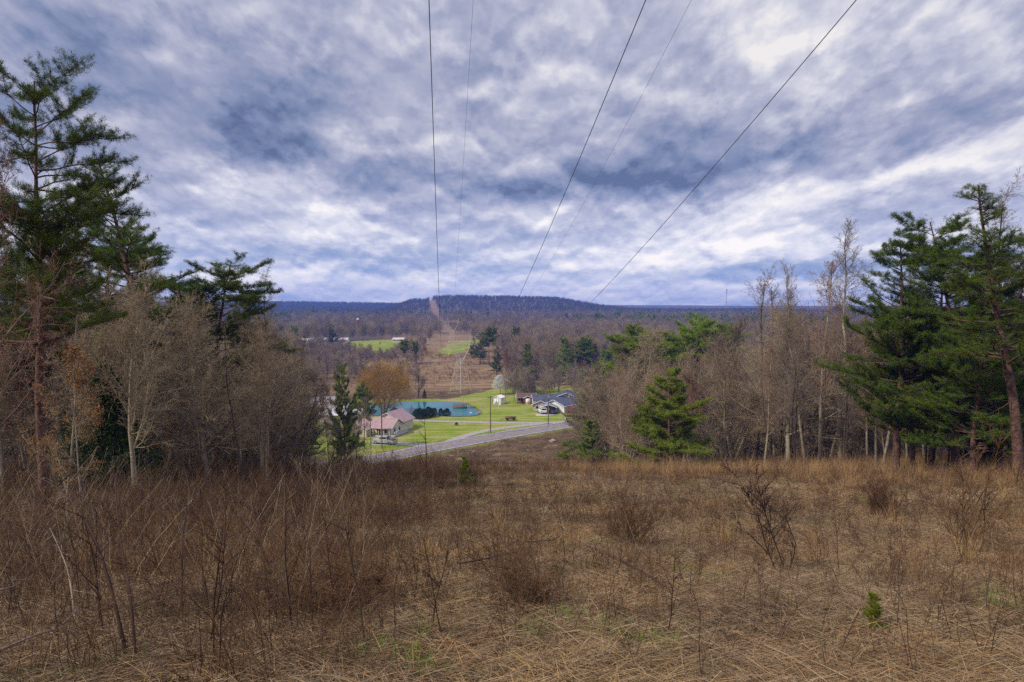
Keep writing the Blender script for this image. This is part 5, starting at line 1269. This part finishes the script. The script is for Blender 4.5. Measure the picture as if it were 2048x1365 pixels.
def pebbles(seed, n=7):
    r = np.random.RandomState(seed); b = MB()
    for _ in range(n):
        c = np.r_[r.uniform(-.6, .6, 2), .01]; s = r.uniform(.015, .05); az = np.arange(6) * math.pi / 3
        ring = np.stack([np.cos(az) * s * r.uniform(.7, 1.2, 6), np.sin(az) * s * r.uniform(.7, 1.2, 6), np.zeros(6)], 1) + c
        top = ring * [1, 1, 1]; top = c + (ring - c) * .6 + [0, 0, s * .7]
        V = np.concatenate([ring, top, [c + [0, 0, s * .75]]]); b.add(V, [[i, (i + 1) % 6, 6 + (i + 1) % 6, 6 + i] for i in range(6)]); b.add(V, [[6 + i, 6 + (i + 1) % 6, 12] for i in range(6)])
    return b.mesh('pebbles', M_stone)
STRAW = [straw_patch(k) for k in (1, 2, 3)] + [straw_patch(4, m=M_straw_gold)]
GREEN = [green_patch(k) for k in (1, 2, 3)]
SEDGE = [sedge(k) for k in (1, 2, 3)] + [sedge(4, 1.15, 70)]
WEED = [twiggy(51, .9, 3, (.5, .3), M_weed, .0045), twiggy(52, 1.1, 2, (.7, .4), M_weed, .005), twiggy(53, .7, 4, (.5, .4), M_brush, .004, lean=.3), twiggy(54, 1.3, 2, (.35, .2), M_weed, .006), twiggy(55, .8, 5, (.6, .4), M_weed, .004, lean=.35)]
BRUSH = [twiggy(61, .8, 14, (1.0, .7), M_brush, .005, R=.3, lean=.6, twl=.4, wob=.22), twiggy(62, .7, 12, (1.1, .8), M_weed, .0045, R=.32, lean=.7, twl=.45, wob=.25), twiggy(63, 1.1, 10, (1.0, .6), M_brush, .006, R=.25, lean=.4, twl=.38, wob=.16)]
TANGLE = [twiggy(71, 1.5, 5, (.8, .5), M_weed, .006, R=.3, lean=.45, arch=.10, twl=.35), twiggy(72, 1.3, 6, (.7, .5), M_brush, .005, R=.35, lean=.5, arch=.14), twiggy(73, 1.7, 4, (.6, .4), M_twig, .007, R=.3, lean=.3, twl=.3)]
LEAFP = [leaf_patch(1), leaf_patch(2)]; PEB = [pebbles(1), pebbles(2)]
def near_ok(x, y, pad=5.2):
    return (seg_dist(x, y, ROADC) > pad) & (((x + 28.9) * .6586 - (y - 141.6) * .7525 > 0) | (y < 110)) & (y < 175)
def ground_scatter(name, meshes, layers, label, cat, cond=None, tilt=.06, lift=0.0):
    PX, SC, RT = [], [], []
    for (n, D0, D1, s0, s1, *rest) in layers:
        px0, px1 = rest if rest else (-120, 2170)
        x, y, px = wedge(n, D0, D1, px0, px1); k = near_ok(x, y)
        if cond is not None: k &= cond(x, y, px)
        x, y = x[k], y[k]; m = len(x); e = .3
        gx = (H(x + e, y) - H(x - e, y)) / (2 * e); gy = (H(x, y + e) - H(x, y - e)) / (2 * e)
        rz = RNG.uniform(0, 6.283, m)
        PX.append(np.c_[x, y, H(x, y) + lift]); SC.append(RNG.uniform(s0, s1, m))
        if tilt < 0:   # lie along the slope, spun at random about its normal
            nn = np.c_[-gx, -gy, np.ones(m)]; nn /= np.linalg.norm(nn, axis=1, keepdims=True)
            X = np.c_[np.cos(rz), np.sin(rz), np.zeros(m)]; X -= nn * (X * nn).sum(1, keepdims=True); X /= np.linalg.norm(X, axis=1, keepdims=True)
            Y = np.cross(nn, X)
            RT.append(np.c_[np.arctan2(Y[:, 2], nn[:, 2]), np.arcsin(-X[:, 2]), np.arctan2(X[:, 1], X[:, 0])])
        else: RT.append(np.c_[RNG.normal(size=m) * tilt, RNG.normal(size=m) * tilt, rz])
    scatter(name, meshes, np.concatenate(PX), np.concatenate(RT), np.concatenate(SC), label, cat)
ground_scatter('straw_litter', STRAW, [(1500, 3.2, 16, .8, 1.2), (2600, 16, 45, 1.1, 1.7), (3600, 45, 172, 1.8, 2.8)], 'flattened dry straw covering the hillside', 'dry grass', tilt=-1)
ground_scatter('green_grass', GREEN, [(1300, 3.5, 14, .6, 1.3), (2200, 14, 40, .9, 1.9), (600, 40, 130, 1.5, 3)], 'short fresh green grass tufts among the dead straw', 'grass', cond=lambda x, y, px: snoise(x, y, 1.7, 21) + .6 * snoise(x, y, 4.7, 22) > .42)
ground_scatter('fallen_leaves', LEAFP, [(420, 3.2, 16, .8, 1.2), (500, 16, 40, 1, 1.6)], 'curled brown fallen leaves on the ground', 'leaves', tilt=-1)
ground_scatter('pebbles', PEB, [(200, 3.2, 14, .35, .8), (240, 14, 36, .5, 1.0)], 'small pale stones scattered on the slope', 'stones', cond=lambda x, y, px: px > 700)
ground_scatter('golden_sedge', SEDGE, [(500, 20, 60, .5, 1.1, 1120, 2170), (850, 32, 66, .6, 1.2, 1240, 2170), (350, 8, 30, .3, .7), (500, 30, 120, .6, 1.2, -100, 1300)], 'tall dry golden grass along the edge of the right woods', 'dry grass', cond=lambda x, y, px: snoise(x, y, .22, 25) + .5 * snoise(x, y, .7, 26) > -.15)
ground_scatter('dead_weeds', WEED, [(700, 4.2, 14, .4, 1.0, -120, 780), (1000, 4.2, 16, .3, .85, 760, 2170), (2000, 14, 40, .5, 1.1), (1800, 14, 45, .8, 1.3, -120, 900), (4200, 40, 172, .7, 1.5)], 'brown dead weed stalks standing over the hillside', 'weeds')
ground_scatter('brush_clumps', BRUSH, [(150, 4.5, 13, .35, .75, -120, 760), (170, 5, 16, .25, .55, 760, 2170), (70, 6, 24, .6, 1.0, 700, 2170), (900, 13, 40, .7, 1.2, -120, 960), (900, 14, 42, .4, .9, 960, 2170), (2600, 38, 172, .9, 1.7)], 'dense brown twiggy brush low over the slope', 'brush')
ground_scatter('thicket', TANGLE, [(260, 4.6, 14, .5, .9, -120, 680), (420, 13, 34, .8, 1.25, -120, 760), (420, 30, 70, 1.0, 1.9, -120, 900), (90, 40, 75, .9, 1.6, 900, 1400), (420, 46, 80, .9, 1.7, 1250, 2170), (160, 60, 110, 1.0, 1.9, 1180, 1700), (260, 8, 45, .5, .85, 720, 2170)], 'tangled bare briar thicket on the left of the hillside', 'thicket')

x, y, px = wedge(5200, 236, 420, 560, 1100); k = ~(inpoly(x, y, LAWN) | inpoly(x, y, FIELD_A) | inpoly(x, y, FIELD_B)) & (seg_dist(x, y, POND) > 4) & (snoise(x, y, .12, 31) + .6 * snoise(x, y, .4, 32) > -.1); x, y = x[k], y[k]
scatter('field_brush', BRUSH + SEDGE[:2], np.c_[x, y, H(x, y)], zrot(len(x), .05), RNG.uniform(.8, 2.4, len(x)), 'brown brush and dead grass over the power line field', 'brush')
# ============================================================ foreground saplings, canes, shrubs, logs: each a thing
SAP = {}
def sapling_mesh(key, seed, h=1.7, kids=(.9, .5), m=M_weed, r0=.011, stems=1, lean=.08, arch=0, twl=.34, wob=.07, R=.02, sub=2, up=.5):
    SAP[key] = (twiggy(seed, h, stems, kids, m, r0, R=R, lean=lean, wob=wob, twl=twl, sub=sub, arch=arch, up=up, name=key), h)
M_sapbark = mat('sapling_bark', (.13, .085, .05), (.08, .05, .032), 5, rnd=.4)
sapling_mesh('sap_a', 81, kids=(1.3, .8), m=M_sapbark, r0=.013); sapling_mesh('sap_b', 82, kids=(.7, .3), m=M_weed_dark); sapling_mesh('sap_c', 83, kids=(1.5, 1.0), m=M_sapbark, twl=.42)
sapling_mesh('whip_a', 84, 1.3, (.15, .1), M_weed_dark, .008); sapling_mesh('whip_b', 85, 1.3, (.3, .1), M_weed_dark, .007, lean=.15)
sapling_mesh('shrub_a', 86, 1.8, (2.4, 1.8, .9), M_weed_dark, .015, stems=3, lean=.32, R=.05, twl=.42, wob=.13, sub=3)
sapling_mesh('shrub_b', 87, 1.1, (1.7, 1.4, .8), M_brush, .008, stems=24, lean=.6, R=.22, twl=.42, wob=.18, sub=3)
sapling_mesh('shrub_c', 88, 1.9, (1.7, 1.2, .6), M_brush, .012, stems=9, lean=.3, R=.18, twl=.36, wob=.10, sub=3)
def put_plant(name, key, px, D, top, rz, label, cat, group=None, wide=1.0, py=None):
    me, h = SAP[key]
    if py is not None: g3 = GT(px, py); x, y, g = g3; D = y
    else: x, y, g = at(px, D)
    hh = max(Zr(D, top) - g, .25) * (1.12 if 'shrub' in key else 1.05)
    o = link(name, me, loc=(x, y, g - .03)); s = hh / h; o.scale = (s * wide, s * wide, s); o.rotation_euler = (0, 0, rz); return tag(o, label, cat, group)
put_plant('shrub', 'shrub_a', 1572, 0, 955, .3, 'dark crooked shrub with clotted twigs standing right of centre in the straw', 'shrub', wide=1.15, py=1165)
put_plant('shrub', 'shrub_c', 1935, 0, 905, 1.3, 'tall dense dark shrub near the right border', 'shrub', wide=1.1, py=1120)
put_plant('shrub', 'shrub_b', 1265, 0, 1005, 2.3, 'rounded reddish brown shrub right of the sandy path', 'shrub', wide=1.0, py=1105)
put_plant('shrub', 'shrub_b', 1060, 0, 1130, 4.0, 'low dark heap of brush in the centre foreground', 'shrub', wide=1.7, py=1235)
put_plant('shrub', 'shrub_b', 745, 0, 1115, 5.0, 'dark bushy clump beside the tall sapling left of centre', 'shrub', wide=1.1, py=1215)
put_plant('shrub', 'shrub_b', 1755, 0, 955, .8, 'small brown shrub between the crooked shrub and the tall dense one', 'shrub', wide=.8, py=1045)
put_plant('shrub', 'shrub_b', 660, 0, 1130, 2.0, 'dark matted brush at the right end of the left thicket', 'shrub', wide=1.9, py=1250)
put_plant('shrub', 'shrub_c', 500, 0, 960, 3.3, 'brown leggy shrub in the middle of the left thicket', 'shrub', wide=1.2, py=1130)
put_plant('sapling', 'sap_a', 728, 0, 850, .5, 'tall forked sapling left of centre, crossing the road in the view', 'sapling', wide=1.1, py=1330)
put_plant('sapling', 'sap_a', 870, 0, 955, 2.2, 'sapling with upswept branches right of the tall forked one', 'sapling', wide=1.4, py=1290)
put_plant('sapling', 'sap_b', 850, 0, 838, 1.2, 'straight dark sapling whose top crosses the lawn', 'sapling', wide=1.0, py=1010)
put_plant('sapling', 'sap_c', 575, 0, 985, 4.2, 'twiggy sapling rising from the left thicket', 'sapling', wide=1.2, py=1290)
put_plant('sapling', 'whip_a', 1003, 0, 1200, 4.2, 'bare upright switch at the bottom edge below the brush heap', 'sapling', py=1360)
woodsrng = np.random.RandomState(9)
for i in range(180):
    px = woodsrng.uniform(0, 2048); py = 985 + 370 * woodsrng.rand() ** 1.1; key = ['sap_b', 'whip_a', 'whip_b', 'whip_a', 'sap_b', 'sap_c', 'whip_b'][woodsrng.randint(7)]
    me, h = SAP[key]; g3 = GT(px, py); s = woodsrng.uniform(.45, 1.0) / h * 1.15 * (1.25 if px < 700 else .9)
    if g3[1] < 4.3: continue
    o = link('sapling', me, loc=(g3[0], g3[1], g3[2] - .03)); o.scale = (s, s, s); o.rotation_euler = (woodsrng.normal() * .10, woodsrng.normal() * .10, woodsrng.uniform(0, 6.28))
    lab = {'sap_b': 'branching dark sapling', 'sap_c': 'twiggy brown sapling', 'whip_a': 'bare dark switch', 'whip_b': 'leaning dark switch'}[key] + (', nearest rows, ' if py > 1240 else ', middle rows, ' if py > 1090 else ', far rows, ') + next(t for lim, t in ((350, 'at the long arching cane'), (700, 'in the left thicket'), (960, 'around the tall forked sapling'), (1200, 'by the brush heap'), (1420, 'near the rounded shrub'), (1700, 'around the crooked dark shrub'), (9999, 'at the right border')) if px < lim)
    tag(o, lab, 'sapling', 'switches: ' + lab)
def cane(pts, r, label, m=M_weed_dark, D=None, name='briar_cane', cat='cane', side=True):
    """arching stem through photo pixels at given distances"""
    P = catmull(np.array([list(at_px(px, py, d)) for px, py, d in pts]), 8); n = len(P) - 1; t = np.arange(n) / n
    mb = MB(); rad = r * (1 - .75 * np.arange(n + 1) / n); mb.tubes(P[:-1], P[1:], rad[:-1], rad[1:], 6)
    rg = np.random.RandomState(int(abs(pts[0][0])))
    if side:
        for _ in range(10):
            k = rg.randint(n // 4, n); d = unit(rg.normal(size=3) + [0, 0, .4]); q = P[k] + d * rg.uniform(.06, .28); mb.tubes([P[k], q], [q, q + unit(d + rg.normal(size=3) * .5) * .08], [r * .3, r * .2], [r * .2, .0012], 3)
    return tag(mb.build(name, m), label, cat)
def at_px(px, py, D): r = ray(px, py); return np.array([r[0], r[1], r[2]]) * (D / r[1]) + [0, 0, EZ]
cane([(262, 1372, 5.0), (240, 1250, 5.1), (205, 1120, 5.3), (170, 1040, 5.5), (120, 980, 5.8), (62, 948, 6.1)], .016, 'long dark cane arching up to the left in front of the pine trunk')
cane([(275, 1372, 4.9), (262, 1200, 5.2), (240, 1070, 5.6), (232, 960, 6.0), (250, 915, 6.3)], .011, 'dark cane rising nearly upright with a hooked tip, beside the long arching one')
cane([(365, 1290, 6.2), (364, 1150, 6.4), (368, 1050, 6.7), (392, 990, 7.0), (425, 955, 7.2)], .012, 'dark cane curving right at its tip in the left thicket')
cane([(422, 1285, 6.3), (412, 1180, 6.4), (395, 1100, 6.6), (370, 1055, 6.8), (330, 1030, 7.0), (300, 1000, 7.3)], .011, 'dark cane curving left across the hooked ones')
cane([(545, 1290, 6.2), (535, 1180, 6.5), (515, 1050, 7.0), (490, 1005, 7.4), (450, 980, 7.9)], .010, 'dark cane leaning left at the right side of the thicket')
cane([(445, 1290, 6.0), (450, 1200, 6.1), (480, 1155, 6.3)], .008, 'short dark upright cane in the left thicket')
cane([(630, 1330, 5.4), (622, 1180, 5.8), (616, 1080, 6.1), (590, 1010, 6.5)], .009, 'slim dark cane bending left near the middle of the thicket')
cane([(-10, 1305, 4.6), (60, 1275, 4.8), (120, 1252, 5.0), (165, 1205, 5.3)], .010, 'pale grey dead branch reaching in from the lower left corner', M_deadwood, name='dead_branch', cat='branch')
cane([(-10, 1182, 5.6), (30, 1172, 5.7), (68, 1148, 5.9)], .010, 'pale dead branch stub at the left border above the corner branch', M_deadwood, name='dead_branch', cat='branch')
cane([(150, 1240, 5.5), (135, 1140, 5.9), (100, 1056, 6.3)], .009, 'pale grey stick leaning left at the far left', M_deadwood, name='dead_branch', cat='branch')
cane([(160, 1372, 4.7), (215, 1310, 5.0), (300, 1255, 5.4)], .007, 'thin grey branch low in the left foreground', M_deadwood, name='dead_branch', cat='branch')
def ground_log(pts, r, label, m=M_deadwood, lift=.05):
    P = np.array([GT(a, b) for a, b in pts]) + [0, 0, r + lift]; P = catmull(P, 6); n = len(P); rad = r * (1 - .5 * np.arange(n) / n)
    mb = MB(); mb.tubes(P[:-1], P[1:] + (P[1:] - P[:-1]) * .05, rad[:-1], rad[1:], 7); rg = np.random.RandomState(int(abs(pts[0][0])))
    for _ in range(7):
        k = rg.randint(2, n); d = unit(rg.normal(size=3) + [0, 0, .5]); mb.tubes([P[k]], [P[k] + d * rg.uniform(.1, .45)], [r * .35], [r * .12], 4)
    return tag(mb.build('fallen_branch', m), label, 'fallen branch')
M_log = mat('brown_log', (.15, .09, .06), (.08, .05, .035), 6, bump=.5)
ground_log([(738, 1212), (770, 1220), (812, 1240)], .035, 'thick brown log lying left of the brush heap', M_log, .06)
ground_log([(915, 1163), (960, 1155), (1010, 1142), (1035, 1138)], .018, 'brown branch resting against the left of the brush heap', M_log, .22)
ground_log([(1312, 1195), (1250, 1155), (1190, 1125), (1140, 1098)], .014, 'long thin fallen branch slanting down to the right of the brush heap', M_log, .20)
ground_log([(1050, 1130), (1100, 1128), (1118, 1118)], .016, 'short crooked branch on top of the brush heap', M_log, .35)
ground_log([(1850, 1207), (1900, 1200), (1940, 1195)], .010, 'short straight stick lying in the straw at the right', M_log, .05)
ground_log([(690, 1102), (740, 1098), (820, 1072)], .016, 'fallen branch lying behind the dark bushy clump', M_log, .15)
for i, (px, py, s) in enumerate([(964, 1220, .055), (1285, 994, .35), (1330, 990, .28), (2020, 1250, .06), (1048, 1272, .05), (1130, 1245, .07), (1175, 1250, .05)]):
    g3 = GT(px, py); o = link('stone', ROCKS[i % 4], loc=(g3[0], g3[1], g3[2] + s * .1)); o.scale = (s, s, s * .5); o.rotation_euler = (0, 0, i)
    tag(o, ['small white stone left of the brush heap', 'pale flat rock slab exposed on the bare patch', 'pale flat rock beside the slab on the bare patch', 'pale stone near the right border', 'pinkish stone below the brush heap', 'pale stone on the sandy path', 'smaller stone right of the pale one on the path'][i], 'stone')
for px, D, top, lb in ((1268, 5.4, 1265, 'small green pine seedling at the bottom right'), (935, 25, 935, 'bright green seedling in the brush left of centre')):
    x, y, g = at(px, D) if px != 1268 else at(1775, 5.6); put_tree('pine_seedling', 'pine_young', x, y, .42 if px == 1268 else 1.3, 1, lb, 'seedling')

# ============================================================ air
hz = MB(); hz.box((0, 1400, 28), (6400, 3400, 98)); hm = bpy.data.materials.new('haze'); hm.use_nodes = True; nt = hm.node_tree; nt.nodes.clear()
pv = nt.nodes.new('ShaderNodeVolumePrincipled'); pv.inputs['Color'].default_value = (.16, .32, 1.0, 1); pv.inputs['Density'].default_value = .00025; pv.inputs['Anisotropy'].default_value = 0.0
oo = nt.nodes.new('ShaderNodeOutputMaterial'); nt.links.new(pv.outputs[0], oo.inputs['Volume'])
o = hz.build('haze', hm); tag(o, 'thin blue air over the valley', 'haze', kind='stuff')
